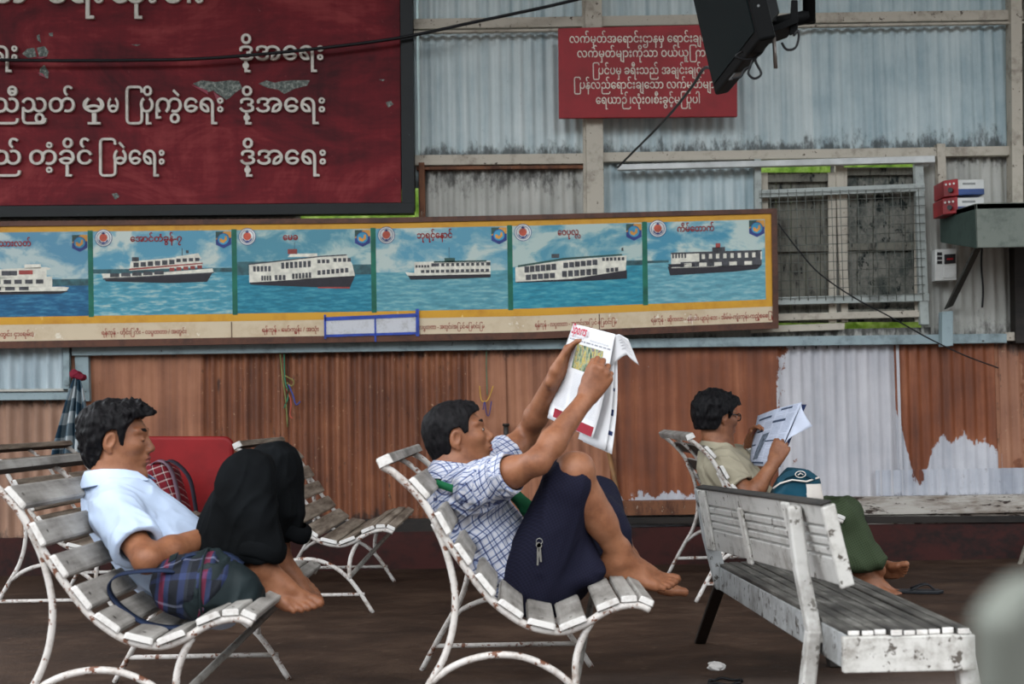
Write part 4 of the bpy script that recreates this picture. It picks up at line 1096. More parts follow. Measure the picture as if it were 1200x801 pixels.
# ---- hands and feet -----------------------------------------------
def hand(F, wrist, d, n, side, curl=(30, 40, 30), thumb=(35, 20), s=1.0, spread=4, fing=None, thumb_in=0.0):
    """d = towards the fingers, n = out of the palm (fingers bend this way), side = +1 or -1 puts the thumb on side*(d x n)"""
    d = Vector(d).normalized(); n = Vector(n); n = (n-d*n.dot(d)).normalized(); t = d.cross(n)*side
    wrist = Vector(wrist); K = []
    for i, (o, l) in enumerate([(.030, .088), (.010, .092), (-.011, .088), (-.030, .078)]):
        k = wrist+(d*l+t*o-n*(.004 if i in (1, 2) else .0))*s; K.append(k)
        F.cone(wrist+(d*.008+t*o*.55)*s, k, .0155*s, .0115*s, .014*s)
    F.cone(wrist-d*.03*s, wrist+d*.02*s, .024*s, .022*s, .015*s, n, .72)
    F.cone(wrist+(d*.012+t*.020+n*.004)*s, wrist+(d*.045+t*.030+n*.008)*s, .017*s, .013*s, .014*s)     # ball of the thumb
    F.cone(wrist+(d*.03-t*.02+n*.004)*s, wrist+(d*.06-t*.026+n*.004)*s, .014*s, .012*s, .014*s)
    lens = [(.040, .024, .019), (.044, .028, .020), (.041, .026, .019), (.032, .019, .017)]
    for i in range(4):
        c = fing[i] if fing else curl
        p = K[i]; a = 0.0; lat = math.radians((1.5-i)*spread)
        dd = (d*math.cos(lat)+t*math.sin(lat)).normalized(); r = .0092*s if i < 3 else .0080*s
        for j in range(3):
            a += math.radians(c[j]); q = p+(dd*math.cos(a)+n*math.sin(a))*lens[i][j]*s
            F.cone(p, q, r, r*.88, .0035*s if j else .009*s); p = q; r *= .88
    a1, a2 = math.radians(thumb[0]), math.radians(thumb[1])
    p = wrist+(d*.040+t*.033+n*.006)*s
    d1 = (d*math.cos(a1)+t*math.sin(a1)*(1-thumb_in)+n*math.sin(a1)*thumb_in).normalized(); q = p+d1*.036*s; F.cone(p, q, .0115*s, .0100*s, .008*s)
    d2 = (d1*math.cos(a2)+(d*.6+n*.5-t*.3).normalized()*math.sin(a2)).normalized(); F.cone(q, q+d2*.028*s, .0100*s, .0080*s, .004*s)
    return K
def foot(F, ankle, d, up, side, s=1.0, toe_bend=0.0):
    """d = towards the toes, up = instep side; big toe on side*(d x up)"""
    d = Vector(d).normalized(); up = Vector(up); up = (up-d*up.dot(d)).normalized(); t = d.cross(up)*side; A = Vector(ankle)
    W_ = lambda a, b, c: A+(d*a+t*b+up*c)*s
    F.ball(W_(-.005, 0, -.002), .036*s, .02)
    F.ball(W_(.0, .030, .004), .014*s, .012); F.ball(W_(-.008, -.028, -.006), .014*s, .012)
    F.cone(W_(-.006, 0, .03), W_(-.040, 0, -.038), .026*s, .029*s, .02)
    F.cone(W_(-.042, 0, -.046), W_(.02, -.014, -.052), .025*s, .021*s, .02)
    F.cone(W_(-.004, 0, -.006), W_(.085, .010, -.044), .038*s, .021*s, .02)
    F.cone(W_(.02, .006, -.022), W_(.115, .018, -.055), .028*s, .017*s, .02)
    F.cone(W_(.02, -.02, -.046), W_(.10, -.028, -.058), .023*s, .016*s, .02); F.cone(W_(.0, .0, -.03), W_(.06, .0, -.045), .035*s, .026*s, .02)
    for i, (b, l, r, tl) in enumerate([(.030, .130, .0150, .038), (.012, .133, .0115, .030), (-.004, .128, .0108, .026), (-.019, .120, .0102, .023), (-.033, .108, .0098, .020)]):
        p = W_(l-.03, b, -.058); q = W_(l, b, -.062); F.cone(p, q, r*s*1.05, r*s, .012)
        u = math.sin(toe_bend); e = W_(l+tl*.62*math.cos(toe_bend), b+.001, -.062+tl*.62*u); g = W_(l+tl, b+.001, -.065+tl*u)
        F.cone(q, e, r*s*.92, r*s*.85, .004); F.cone(e, g, r*s*.88, r*s*.92, .003)

def skin_mat(name, base, dark, light):
    t = NT(name, 0.5, 0.35); c = t.co()
    a = t.noise(c, 9, 4, 0.6); b = t.noise(c, 60, 4, 0.65)
    m = t.math('ADD', t.math('MULTIPLY', a, 0.7), t.math('MULTIPLY', b, 0.3))
    t.color(t.ramp(m, [(0.36, dark), (0.5, base), (0.64, light)]))
    t.b.inputs['Subsurface Weight'].default_value = 0.08; t.b.inputs['Subsurface Radius'].default_value = (0.012, 0.005, 0.003); t.b.inputs['Subsurface Scale'].default_value = 0.6
    t.bump(b, 0.08, 0.002); return t.m
SK = skin_mat('tanned_skin', (132, 85, 59), (112, 70, 48), (146, 98, 70))
LIP = skin_mat('lips', (122, 66, 56), (108, 56, 48), (134, 76, 66)); SOLE = skin_mat('pale_sole_skin', (176, 126, 106), (158, 106, 88), (190, 142, 122))
def hair_mat():
    t = NT('black_hair', 0.6, 0.12); c = t.co()
    t.color(t.ramp(t.noise(t.map(c, (60, 60, 22)), 1.5, 4), [(0.35, (7, 7, 9)), (0.65, (22, 20, 22))])); t.bump(t.noise(t.map(c, (160, 160, 50)), 1.2, 3), 0.35, 0.003); return t.m
HAIR = hair_mat(); EYEW = plain('eye_white', (196, 188, 180), 0.25, 0.5, 0, .05); IRIS = plain('dark_iris', (24, 16, 14), 0.15, 0.6, 0, .1)
BROW = plain('black_brow', (26, 22, 22), 0.7, 0.1)
def lips_mi(H):
    def mi(x, y, z):
        a, b, c = H.loc(x, y, z)
        return ((a > .084) & (np.abs(b) < .0215-.25*np.abs(c+.0585)) & (c < -.0475+.0*b) & (c > -.0705)).astype(int)
    return mi
def noise_only(F): pass
def collar(name, mat, parent, c, axis, front, r_in, h, drop, flare, gap=20, thick=0.0022, point=0.03, tilt=0.0):
    """turned-down shirt collar around a neck: c = neck base centre, axis = along the neck, front = towards the throat"""
    axis = Vector(axis).normalized(); fr = Vector(front); fr = (fr-axis*fr.dot(axis)).normalized(); s = axis.cross(fr)
    rows = [[], [], [], [], []]; n = 44
    for i in range(n+1):
        a = math.radians(gap+(360-2*gap)*i/n); e = abs(1-2*i/n)          # e = 1 at the two front ends
        dirv = fr*math.cos(a)+s*math.sin(a); rx, ry = r_in
        rad = dirv*1.0; base = c+fr*(math.cos(a)*rx)+s*(math.sin(a)*ry)
        up = axis*(h*(1-.55*e*e))+fr*(tilt*0)
        pt = point*max(0, (e-.72)/.28)
        rows[0].append(base-axis*.012); rows[1].append(base+up-rad*.001); rows[2].append(base+up*1.05+rad*.004)
        rows[3].append(base+up*.45+rad*(.010+flare*.5)-axis*(drop*.35)); rows[4].append(base+rad*(.016+flare)-axis*(drop+pt*.4)+fr*(pt*.7))
    mb = MB(); mb.grid(rows); o = mb.build(name, mat, parent)
    sm = o.modifiers.new('thick', 'SOLIDIFY'); sm.thickness = thick; sm.offset = 0
    ss = o.modifiers.new('soft', 'SUBSURF'); ss.levels = 1; ss.render_levels = 1
    return o
def XZ(pts, Y): return [(P(x, y, Y).x, P(x, y, Y).z) for x, y in pts]
def bbox(pts, m): return [min(p[i] for p in pts)-m for i in range(3)], [max(p[i] for p in pts)+m for i in range(3)]
BRES = 0.0034; CRES = 0.0045
YV = Vector((0, 1, 0))
def cloth_plain(name, c, var=.12, rough=.8, weave=220.0):
    t = NT(name, rough, 0.15); co = t.co()
    f = t.noise(co, 7, 4); lo = tuple(v*(1-var) for v in c); hi = tuple(min(255, v*(1+var)) for v in c)
    t.color(t.ramp(f, [(0.3, lo), (0.7, hi)])); t.bump(t.noise(co, weave, 2), 0.12, 0.001); return t.m
def sine_stripes(t, v, bands, period):
    """constant colour bands along v"""
    return t.ramp(t.math('FRACT', t.math('DIVIDE', v, period)), bands, 'CONSTANT')
# =================================================================== man in the checked shirt
Y2 = 4.47
m2 = thing('person', (P(620, 700, Y2).x, Y2, 0.33), 'man in a white and blue checked shirt lying back with a Sports newspaper held up', 'person')
H2 = Head(P(537, 513, Y2), 15, 4, 0, .96)
neck2 = P(539, 560, Y2); ch2 = P(552, 592, Y2); mid2 = P(580, 638, Y2); pel2 = P(624, 676, 4.46)
shR = P(561, 570, 4.29); elR = P(630, 541, 4.14); wrR = P(689, 464, 4.27); shL = P(570, 556, 4.66); elL = P(618, 508, 4.76); wrL = P(652, 438, 4.56)
hipR = P(626, 678, 4.37); knR = P(672, 553, 4.24); anR = P(730, 657, 4.36); hipL = P(628, 676, 4.54); knL = P(700, 585, 4.66); anL = P(738, 662, 4.56)
F = Field(*bbox([H2.o, shR, elR, wrR, shL, elL, wrL, hipR, knR, anR, knL, anL, P(800, 690, 4.3), P(712, 415, 4.4)], .13), BRES)
F.op(H2.skin, *H2.box(), .01, 'u', 0.02)
F.cone(H2.w((-.028, 0, -.055)), neck2+Vector((-.012, 0, 0)), .050, .054, .03); F.cone(H2.w((.0, 0, -.08)), neck2+Vector((.015, 0, 0)), .036, .048, .03)
F.chain([neck2, ch2, mid2, pel2], [.075, .135, .13, .14], .05, Vector((.8, 0, .6)), .66)
for sh, el, wr in ((shR, elR, wrR), (shL, elL, wrL)):
    F.cone(ch2.lerp(sh, .4), sh, .075, .056, .05); F.cone(sh, el, .048, .037, .02)
    F.cone(sh.lerp(el, .35), sh.lerp(el, .6), .043, .043, .03)
    fm_ = el.lerp(wr, .3); F.cone(el, fm_, .036, .0385, .02); F.cone(fm_, wr, .0385, .0255, .02)
for hp, kn, an in ((hipR, knR, anR), (hipL, knL, anL)):
    F.cone(hp, kn, .085, .058, .03); sh_ = (an-kn); back = Vector((-.75, 0, -.4)); cf = kn.lerp(an, .32)+back.normalized()*.014
    F.cone(kn, kn.lerp(an, .55), .054, .044, .02); F.cone(cf, kn.lerp(an, .6), .047, .036, .03); F.cone(kn.lerp(an, .5), an, .043, .034, .02)
    F.ball(kn+Vector((.018, 0, .012)), .043, .02)
# right hand: fist around the paper's right edge, thumb towards us; left hand: pinching its left edge
dR = (P(706, 436, 4.27)-wrR).normalized(); hand(F, wrR, dR, Vector((-.25, .95, -.1)), +1, thumb=(20, 10), s=.98, spread=1, fing=[(45, 65, 35), (50, 68, 38), (52, 70, 38), (50, 65, 35)], thumb_in=.5)
dL = (P(668, 414, 4.56)-wrL).normalized(); hand(F, wrL, dL, Vector((.75, -.55, -.25)), -1, thumb=(24, 6), s=.98, spread=3, fing=[(28, 30, 18), (42, 55, 30), (52, 62, 35), (58, 65, 35)], thumb_in=.45)
foot(F, anR+Vector((-.004, 0, .012)), P(797, 673, 4.36)-P(733, 664, 4.36), Vector((.1, -.38, .92)), -1, 1.08, .12)
foot(F, anL, P(800, 667, 4.56)-P(738, 662, 4.56), Vector((.1, -.2, 1)), +1, 1.05, .12)
body2 = F.mesh('body', [SK, LIP], m2, 1, lips_mi(H2))
make_hair(H2, m2, HAIR, [(-.13, -.092), (-.075, -.088), (-.055, -.075), (-.045, -.055), (-.032, -.02), (-.02, .025), (-.005, .036), (.012, .034), (.022, .012), (.036, .014), (.046, .045), (.056, .060), (.07, .066), (.1, .072)], lambda x, y, z: .002+.005*np.clip((z+.08)/.08, 0, 1)+.010*np.clip((z-.02)/.08, 0, 1)+.008*np.clip((x-.03)/.05, 0, 1)*np.clip((z-.05)/.04, 0, 1), f=46)
brows(H2, m2, BROW); eyes(H2, m2, EYEW, IRIS)
# thin moustache
mb = MB(); mb.tube([H2.w((.0905, .020, -.0495)), H2.w((.0975, .009, -.0455)), H2.w((.0985, 0, -.0455)), H2.w((.0975, -.009, -.0455)), H2.w((.0905, -.020, -.0495))], [.0012, .003, .0026, .003, .0012], 8, flat=.6); mb.build('moustache', BROW, m2)
# shirt
def plaid2():
    t = NT('white_blue_check_cotton', .8, .15); u = t.attr('pu'); v = t.attr('pv'); co = t.co()
    nv = (70, 80, 122); lb = (160, 174, 204); wh = (222, 222, 226); g = (188, 194, 208)
    a = sine_stripes(t, u, [(0, wh), (.22, lb), (.28, nv), (.34, wh), (.46, g), (.56, wh), (.64, lb), (.68, nv), (.76, wh), (.80, lb), (.84, wh)], .040)
    b = sine_stripes(t, v, [(0, wh), (.22, lb), (.28, nv), (.34, wh), (.46, g), (.56, wh), (.64, lb), (.68, nv), (.76, wh), (.80, lb), (.84, wh)], .040)
    c = t.mix(1.0, a, b, 'MULTIPLY'); c = t.mix(0.0, c, a); c = t.mix(t.math('MULTIPLY', t.noise(co, 6, 3), 0.15), c, (150, 152, 166))
    t.color(c); t.bump(t.noise(co, 240, 2), .1, .001); return t.m
PL2 = plaid2()
sd2 = (pel2-neck2).normalized(); pp2 = sd2.cross(YV).normalized()
F = Field(*bbox([neck2, shR, shL, elR.lerp(shR, .5), elL.lerp(shL, .5), pel2, ch2], .2), CRES)
fl2 = Vector((.8, 0, .6))
F.chain([neck2+Vector((-.03, 0, -.065)), ch2+Vector((-.006, 0, -.004)), mid2+Vector((-.002, 0, 0)), pel2.lerp(mid2, .18)], [.075, .150, .155, .158], .04, fl2, .68)
for sh, el in ((shR, elR), (shL, elL)):
    e = sh.lerp(el, .62); F.cone(ch2.lerp(sh, .4), sh, .080, .070, .05); F.cone(sh, e, .068, .062, .03)
for sh, el in ((shR, elR), (shL, elL)):          # open sleeve ends
    a = sh.lerp(el, .48); b = sh.lerp(el, .75); d = (el-sh).normalized()
    pass
d_ = sd2
F.displace(lambda x, y, z: -.011*folds(x, y, z, 15, (.75, .1, .65), 2.6, 1.0)-.006*folds(x, y, z, 30, (.3, .2, .9), 2.2, 4.0))
for sh, el in ((shR, elR), (shL, elL)): F.hem(sh.lerp(el, .60), el, .095, .052, .056)
F.cone(neck2+Vector((-.01, 0, -.05)), neck2+Vector((0, 0, .06)), .056, .064, .006, mode='s')
ax2 = _n3(sd2); bx2 = _n3(pp2); o2 = _n3(neck2)
def near_arm(x, y, z):
    k = np.zeros_like(x); best = None
    for sh, el in ((shR, elR), (shL, elL)):
        d = cone(x, y, z, sh.lerp(el, .05), el, .07, .06); k = np.where(d < .004, (1 if sh is shR else 2), k)
    return k
def uv2(x, y, z, which):
    k = near_arm(x, y, z)
    al = (x-o2[0])*ax2[0]+(y-o2[1])*ax2[1]+(z-o2[2])*ax2[2]; pe = (x-o2[0])*bx2[0]+(z-o2[2])*bx2[2]
    wob = (vnoise(x*9, y*9, z*9)-.5)*.008
    r = (al if which else pe+(y-Y2)*.9)+wob
    for i, (sh, el) in enumerate(((shR, elR), (shL, elL))):
        d = (el-sh).normalized(); q = d.cross(YV).normalized()
        a2 = (x-sh.x)*d.x+(y-sh.y)*d.y+(z-sh.z)*d.z; p2 = (x-sh.x)*q.x+(z-sh.z)*q.z+(y-sh.y)*.6
        r = np.where(k == i+1, (p2 if which else a2)+wob*.5, r)
    return r
F.mesh('shirt', PL2, m2, 1, None, {'pu': lambda x, y, z: uv2(x, y, z, 0), 'pv': lambda x, y, z: uv2(x, y, z, 1)})
co2 = collar('shirt_collar', PL2, m2, P(538, 552, Y2), Vector((.04, 0, 1)), Vector((1, 0, .1)), (.076, .080), .036, .022, .022, 16, point=.03)
for nm_, ax_ in (('pu', 0), ('pv', 2)):
    at = co2.data.attributes.new(nm_, 'FLOAT', 'POINT'); at.data.foreach_set('value', [v.co[ax_]+v.co[1]*.8 for v in co2.data.vertices])
# longyi
def longyi_mat(name, c1_, c2_, per):
    t = NT(name, .8, .12); co = t.co(); s = t.sep(co)
    k = t.math('SINE', t.math('MULTIPLY', t.math('ADD', s[0], t.math('ADD', t.math('MULTIPLY', s[1], .7), t.math('MULTIPLY', s[2], .5))), 6.283/per))
    k2 = t.math('SINE', t.math('MULTIPLY', t.math('SUBTRACT', s[2], t.math('MULTIPLY', s[0], .5)), 6.283/per))
    t.color(t.mix(t.math('MULTIPLY', t.math('ADD', t.ss(k, .3, .8), t.ss(k2, .3, .8)), .5), c1_, c2_)); t.bump(t.noise(co, 260, 2), .1, .001); return t.m
LG2 = longyi_mat('navy_longyi_cotton', (22, 22, 37), (31, 32, 50), .009)
F = Field(*bbox([hipR, hipL, knR, knL, P(610, 700, 4.3), P(745, 660, 4.7)], .16), CRES)
F.slab(XZ([(612, 690), (628, 650), (642, 598), (654, 560), (664, 552), (673, 572), (682, 600), (697, 640), (708, 668), (698, 684), (660, 693), (628, 698)], 4.36), 4.285, 4.50, .045, .03)
F.slab(XZ([(640, 600), (672, 575), (705, 575), (726, 592), (738, 616), (738, 642), (728, 660), (705, 672), (660, 680)], 4.56), 4.44, 4.72, .045, .04)
F.chain([hipR, knR.lerp(hipR, .13)], [.112, .074], .03); F.chain([hipL, knL], [.105, .074], .04); F.ball(pel2+Vector((.03, 0, -.015)), (.14, .17, .10), .05)
F.cone(knR.lerp(hipR, .12)+Vector((-.008, 0, .004)), knR.lerp(hipR, .05), .072, .066, .02)
F.displace(lambda x, y, z: -.009*folds(x, y, z, 11, (.25, 0, .97), 3.6, 2.0)-.003*folds(x, y, z, 28, (.3, 0, .95), 3, 6.0))
F.mesh('longyi', LG2, m2, 2)
# green shoulder-bag strap across the waist and key ring
gs = cloth_plain('green_cloth_bag', (24, 84, 54), .2)
gb2 = thing('shoulder_bag', P(615, 600, 4.3), 'dark green cloth shoulder bag lying across the lap of the man in the checked shirt', 'bag')
F = Field(*bbox([P(596, 570, 4.35), P(640, 612, 4.5)], .08), .004)
F.cone(P(600, 576, 4.40), P(622, 598, 4.38), .030, .034, .02, Vector((.6, 0, .7)), .6); F.cone(P(622, 598, 4.38), P(638, 604, 4.40), .034, .020, .02, Vector((.6, 0, .7)), .6)
F.displace(lambda x, y, z: -.006*folds(x, y, z, 30, (.6, 0, -.7), 3, 3)); F.mesh('pouch', gs, gb2, 1)
mb = MB(); mb.grid([[P(x, y, Yq)+Vector((0, 0, w)) for w in (-.012, .012)] for x, y, Yq in [(512, 566, 4.30), (530, 572, 4.285), (545, 580, 4.285)]]); o_ = mb.build('strap', gs, gb2); q_ = o_.modifiers.new('thick', 'SOLIDIFY'); q_.thickness = .004
ky = plain('key_steel', (150, 148, 142), .35, .5, .8)
kt = thing('key_ring', P(632, 640, 4.26), 'small bunch of keys hanging at the waist of the longyi', 'keys')
for i_, (a_, b_) in enumerate([((631, 638), (630, 662)), ((632, 639), (634, 658))]):
    mb = MB(); a3 = P(*a_, 4.218); b3 = P(*b_, 4.218); s_ = Vector((.004, 0, 0)); mb.prism([a3-s_, b3-s_*.6, b3+s_*.6, a3+s_], (0, .002, 0)); mb.disc(a3+Vector((0, -.001, 0)), .008, 12); mb.build('key', ky, kt)
mb = MB(); mb.tube([P(632, 634, 4.222)+Vector((math.cos(a)*.009, 0, math.sin(a)*.009)) for a in [i*math.pi/8 for i in range(17)]], .0012, 6); mb.build('ring', ky, kt)
print('LEN2', [(round((a-b).length, 3)) for a, b in ((shR, elR), (elR, wrR), (shL, elL), (elL, wrL), (hipR, knR), (knR, anR), (knL, anL), (neck2, pel2))])

# newspaper held by the man in the checked shirt
def paper_mat(name, lines=True):
    t = NT(name, .75, .15); t.color((214, 213, 212)); return t.m
PAPER = plain('newsprint', (212, 212, 214), .75, .15, 0, .03)
PINK = plain('sports_heading_ink', (176, 34, 62), .6, .15, 0, .05); GREYI = plain('grey_text_ink', (140, 140, 146), .7, .1, 0, .1); REDA = plain('red_advert_ink', (134, 30, 44), .6, .15, 0, .2); NAVI = plain('navy_ink', (36, 48, 84), .6, .15, 0, .1)
def photo_ink():
    t = NT('printed_match_photo', .6, .15); c = t.co()
    t.color(t.ramp(t.noise(t.map(c, (1.3, 1, .6)), 42, 4, .7), [(.34, (44, 62, 50)), (.44, (96, 116, 92)), (.52, (150, 156, 130)), (.57, (186, 160, 60)), (.62, (66, 84, 120)), (.7, (160, 120, 96))])); return t.m
PHI = photo_ink()
np2 = thing('newspaper', P(680, 500, 4.45), 'open newspaper with a pink Sports heading held up by the man in the checked shirt', 'newspaper')
TL, TR, BL_, BR_ = P(672, 379, 4.60), P(723, 392, 4.36), P(640, 489, 4.62), P(694, 513, 4.38)
nrm2 = (TR-TL).cross(BL_-TL).normalized()
if nrm2.y > 0: nrm2 = -nrm2
def NP(u, v, off=0.0, A=TL, B=TR, C=BL_, D=BR_):
    p = (A*(1-u)+B*u)*(1-v)+(C*(1-u)+D*u)*v
    return p+nrm2*(off+.010*math.sin(u*3.1)*(1-.5*v)+.006*math.sin(v*4+u*2))
def sheet_np(fn, nu=14, nv=16, t=.0006, nm='page', mats=PAPER):
    mb = MB(); mb.grid([[fn(i/nu, j/nv) for i in range(nu+1)] for j in range(nv+1)]); o = mb.build(nm, mats, np2); q = o.modifiers.new('thick', 'SOLIDIFY'); q.thickness = t; q.offset = 0; return o
pg = sheet_np(NP)
def ink_rect(par, u0, v0, u1, v1, mat, nm, off=.0012, n=4, fn=NP):
    mb = MB(); mb.grid([[fn(u0+(u1-u0)*i/n, v0+(v1-v0)*j/n, off) for i in range(n+1)] for j in range(n+1)], 0, False); return mb.build(nm, mat, par)
ink_rect(pg, .30, .185, .86, .43, PHI, 'printed_photo'); ink_rect(pg, .12, .875, .40, .965, REDA, 'printed_advert'); ink_rect(pg, .44, .90, .97, 1.0-.005, REDA, 'printed_advert')
mb = MB()
for r_ in range(4): mb.grid([[NP(.48+.46*i/4, .905+.022*r_+.006*k, .0016) for i in range(5)] for k in range(2)], 0, False)
mb = MB(); rr = random.Random(8)
def tl(mb, u0, u1, v, h=.006): mb.grid([[NP(u0+(u1-u0)*i/3, v+h*k, .0012) for i in range(4)] for k in range(2)], 0, False)
for v in (.118, .127): tl(mb, .05, .93, v, .003)
mb.build('printed_rule', GREYI, pg)
mb = MB()
u = .06
while u < .95:
    w_ = rr.uniform(.03, .09); tl(mb, u, min(u+w_, .97), .145, .014); u += w_+.02
mb.build('printed_headline', GREYI, pg, )
mb = MB()
for v in [.47+.012*i for i in range(32)]:
    for (a_, b_) in ((.08, .34), (.38, .64), (.68, .93)): tl(mb, a_, b_-rr.uniform(0, .05), v, .003)
mb.build('printed_columns', plain('pale_text_ink', (188, 188, 192), .7, .1, 0, .05), pg)
mb = MB(); lettering(mb, 'Sports', NP(.07, .095, .006), NP(.52, .095, .012), .046, NP(.1, 0)-NP(.1, .1), nrm2, 0, 0, 0, .012); mb.build('lettering', PINK, pg)
# the pages behind, fanning out at the right, and the top corner folding over
def back1(u, v): return NP(.62+.5*u*(.5+.5*v)+.02, v*1.02+.03, -.012-.010*u)+Vector((.004, .0, -.008*v))
def back2(u, v): return NP(.72+.52*u*(.35+.65*v), .10+v*.98, -.024-.012*u)
sheet_np(back1, 8, 12); b2 = sheet_np(back2, 8, 12)
mb = MB()
for v0, v1, u0, u1 in ((.60, .66, .66, .9), (.40, .43, .6, .9), (.80, .84, .7, .95)): mb.grid([[back2(u0+(u1-u0)*i/3, v0+(v1-v0)*k)+nrm2*.0015 for i in range(4)] for k in range(2)], 0, False)
mb.build('printed_picture', NAVI, b2)
def flap(u, v):
    a = P(712+4*u, 398+34*v, 4.40).lerp(P(722+14*v, 388+20*v*v, 4.36), min(1, u*2.2)); b = P(736, 397, 4.32).lerp(P(749, 428, 4.34), v)
    q = a.lerp(b, u); q += nrm2*.022*math.sin(u*3.14)*(.4+.6*v); return q
fo = sheet_np(flap, 12, 10, nm='folded_page')
mb = MB()
for r_ in range(4):
    mb.grid([[flap(.35+.5*i/4, .36+.13*r_+.02*k)+nrm2*.0016 for i in range(5)] for k in range(2)], 0, False)
mb.build('printed_columns', GREYI, fo)
# =================================================================== man in the pale blue shirt
Y1 = 4.32
m1 = thing('person', (P(215, 700, Y1).x, Y1, .33), 'barefoot man in a pale blue shirt and black trousers dozing upright with knees raised', 'person')
H1 = Head(P(138, 517, Y1), 0, 5, 0, .97)
neck1 = P(141, 566, Y1+.01); ch1 = P(150, 602, Y1); mid1 = P(192, 648, Y1); pel1 = P(248, 684, Y1)
sR = P(136, 603, 4.14); eR = P(172, 655, 3.99); wR = P(262, 622, 4.27); sL = P(160, 600, 4.50); eL = P(205, 640, 4.62); wL = P(268, 622, 4.40)
hR = P(252, 684, 4.24); kR = P(289, 556, 4.18); aR = P(306, 668, 4.16); hL = P(254, 680, 4.42); kL = P(322, 552, 4.44); aL = P(326, 652, 4.46)
F = Field(*bbox([H1.o, neck1, sR, eR, wR, sL, eL, wL, hR, kR, aR, kL, aL, P(355, 715, 4.1), P(368, 695, 4.5)], .13), BRES)
F.op(H1.skin, *H1.box(), .01, 'u', 0.02)
F.cone(H1.w((-.028, 0, -.055)), neck1+Vector((-.012, 0, 0)), .050, .054, .03); F.cone(H1.w((-.002, 0, -.08)), neck1+Vector((.015, 0, -.01)), .036, .048, .03)
F.chain([neck1, ch1, mid1, pel1], [.075, .13, .125, .135], .05, Vector((.8, 0, .6)), .66)
for sh, el, wr, n_ in ((sR, eR, wR, 1), (sL, eL, wL, -1)):
    F.cone(ch1.lerp(sh, .4), sh, .075, .056, .05); F.cone(sh, el, .048, .038, .02)
    fm_ = el.lerp(wr, .3); F.cone(el, fm_, .038, .040, .02); F.cone(fm_, wr, .040, .027, .02)
    hand(F, wr, Vector((.9, .35*n_, -.35)), Vector((.2, .5*n_, -.8)), n_, curl=(18, 25, 15), s=.98)
for hp, kn, an in ((hR, kR, aR), (hL, kL, aL)):
    F.cone(hp, kn, .082, .056, .03); F.cone(kn, kn.lerp(an, .5), .054, .044, .02); F.cone(kn.lerp(an, .3)+Vector((-.012, 0, 0)), kn.lerp(an, .6), .047, .037, .03); F.cone(kn.lerp(an, .5), an, .042, .033, .02)
foot(F, aR+Vector((0, 0, .012)), P(357, 690, 4.12)-P(304, 664, 4.16), Vector((.3, -.6, .7)), -1, 1.10, .12)
foot(F, aL+Vector((0, 0, .004)), P(370, 676, 4.46)-P(324, 655, 4.46), Vector((.5, -.3, .8)), +1, 1.04, .1)
F.mesh('body', [SK, LIP], m1, 1, lips_mi(H1))
make_hair(H1, m1, HAIR, [(-.13, -.092), (-.075, -.090), (-.055, -.078), (-.045, -.055), (-.032, -.02), (-.02, .028), (-.005, .038), (.012, .036), (.020, -.008), (.030, -.012), (.037, .030), (.046, .050), (.060, .068), (.075, .074), (.1, .080)], lambda x, y, z: .003+.007*np.clip((z+.08)/.08, 0, 1)+.014*np.clip((z-.0)/.08, 0, 1)+.016*np.clip((x-.02)/.05, 0, 1)*np.clip((z-.04)/.04, 0, 1)+.006*np.clip((-x-.02)/.05, 0, 1), f=52, tuft=.009)
brows(H1, m1, BROW); eyes(H1, m1, EYEW, IRIS)
# lowered upper lids
for sg in (1, -1):
    c_ = (.0765, sg*.031, .0055); mb = MB(); rows = []
    for i in range(7):
        ph = -.25+1.75*i/6; rows.append([H1.w((c_[0]+.0130*math.cos(ph)*math.cos(a), c_[1]+.0128*math.sin(a), c_[2]-.001+.0088*math.sin(ph))) for a in [(-1.25+2.5*k/10) for k in range(11)]])
    mb.grid(rows); mb.build('eyelid', SK, m1)
mb = MB(); mb.tube([H1.w((.0895, .017, -.0495)), H1.w((.0955, .008, -.0462)), H1.w((.0962, 0, -.0462)), H1.w((.0955, -.008, -.0462)), H1.w((.0895, -.017, -.0495))], [.0008, .0018, .0014, .0018, .0008], 8, flat=.6); mb.build('moustache', BROW, m1)
BLUE_S = cloth_plain('pale_blue_poplin', (182, 198, 222), .05, .75)
F = Field(*bbox([neck1, sR, sL, eR.lerp(sR, .3), eL.lerp(sL, .3), pel1, ch1], .2), CRES)
fl1 = Vector((.8, 0, .6))
F.chain([neck1+Vector((-.035, 0, -.075)), ch1+Vector((.004, 0, -.01)), mid1+Vector((.008, 0, .006)), pel1.lerp(mid1, .25)], [.072, .150, .168, .170], .05, fl1, .70)
for sh, el in ((sR, eR), (sL, eL)):
    e = sh.lerp(el, .80); F.cone(ch1.lerp(sh, .4), sh, .078, .068, .05); F.cone(sh, e, .068, .070, .03)
F.displace(lambda x, y, z: -.013*folds(x, y, z, 12, (.6, .1, -.75), 3.2, 1.5)-.006*folds(x, y, z, 27, (.5, .2, -.8), 2.6, 5.0))
for sh, el in ((sR, eR), (sL, eL)): F.hem(sh.lerp(el, .74), el, .085, .050, .056)
F.cone(neck1+Vector((-.01, 0, -.05)), neck1+Vector((.0, 0, .06)), .056, .064, .006, mode='s')
sh1 = F.mesh('shirt', BLUE_S, m1, 2)
collar('shirt_collar', BLUE_S, m1, P(131, 556, Y1), Vector((-.18, 0, 1)), Vector((1, 0, .12)), (.072, .070), .026, .026, .014, 20, point=.045)
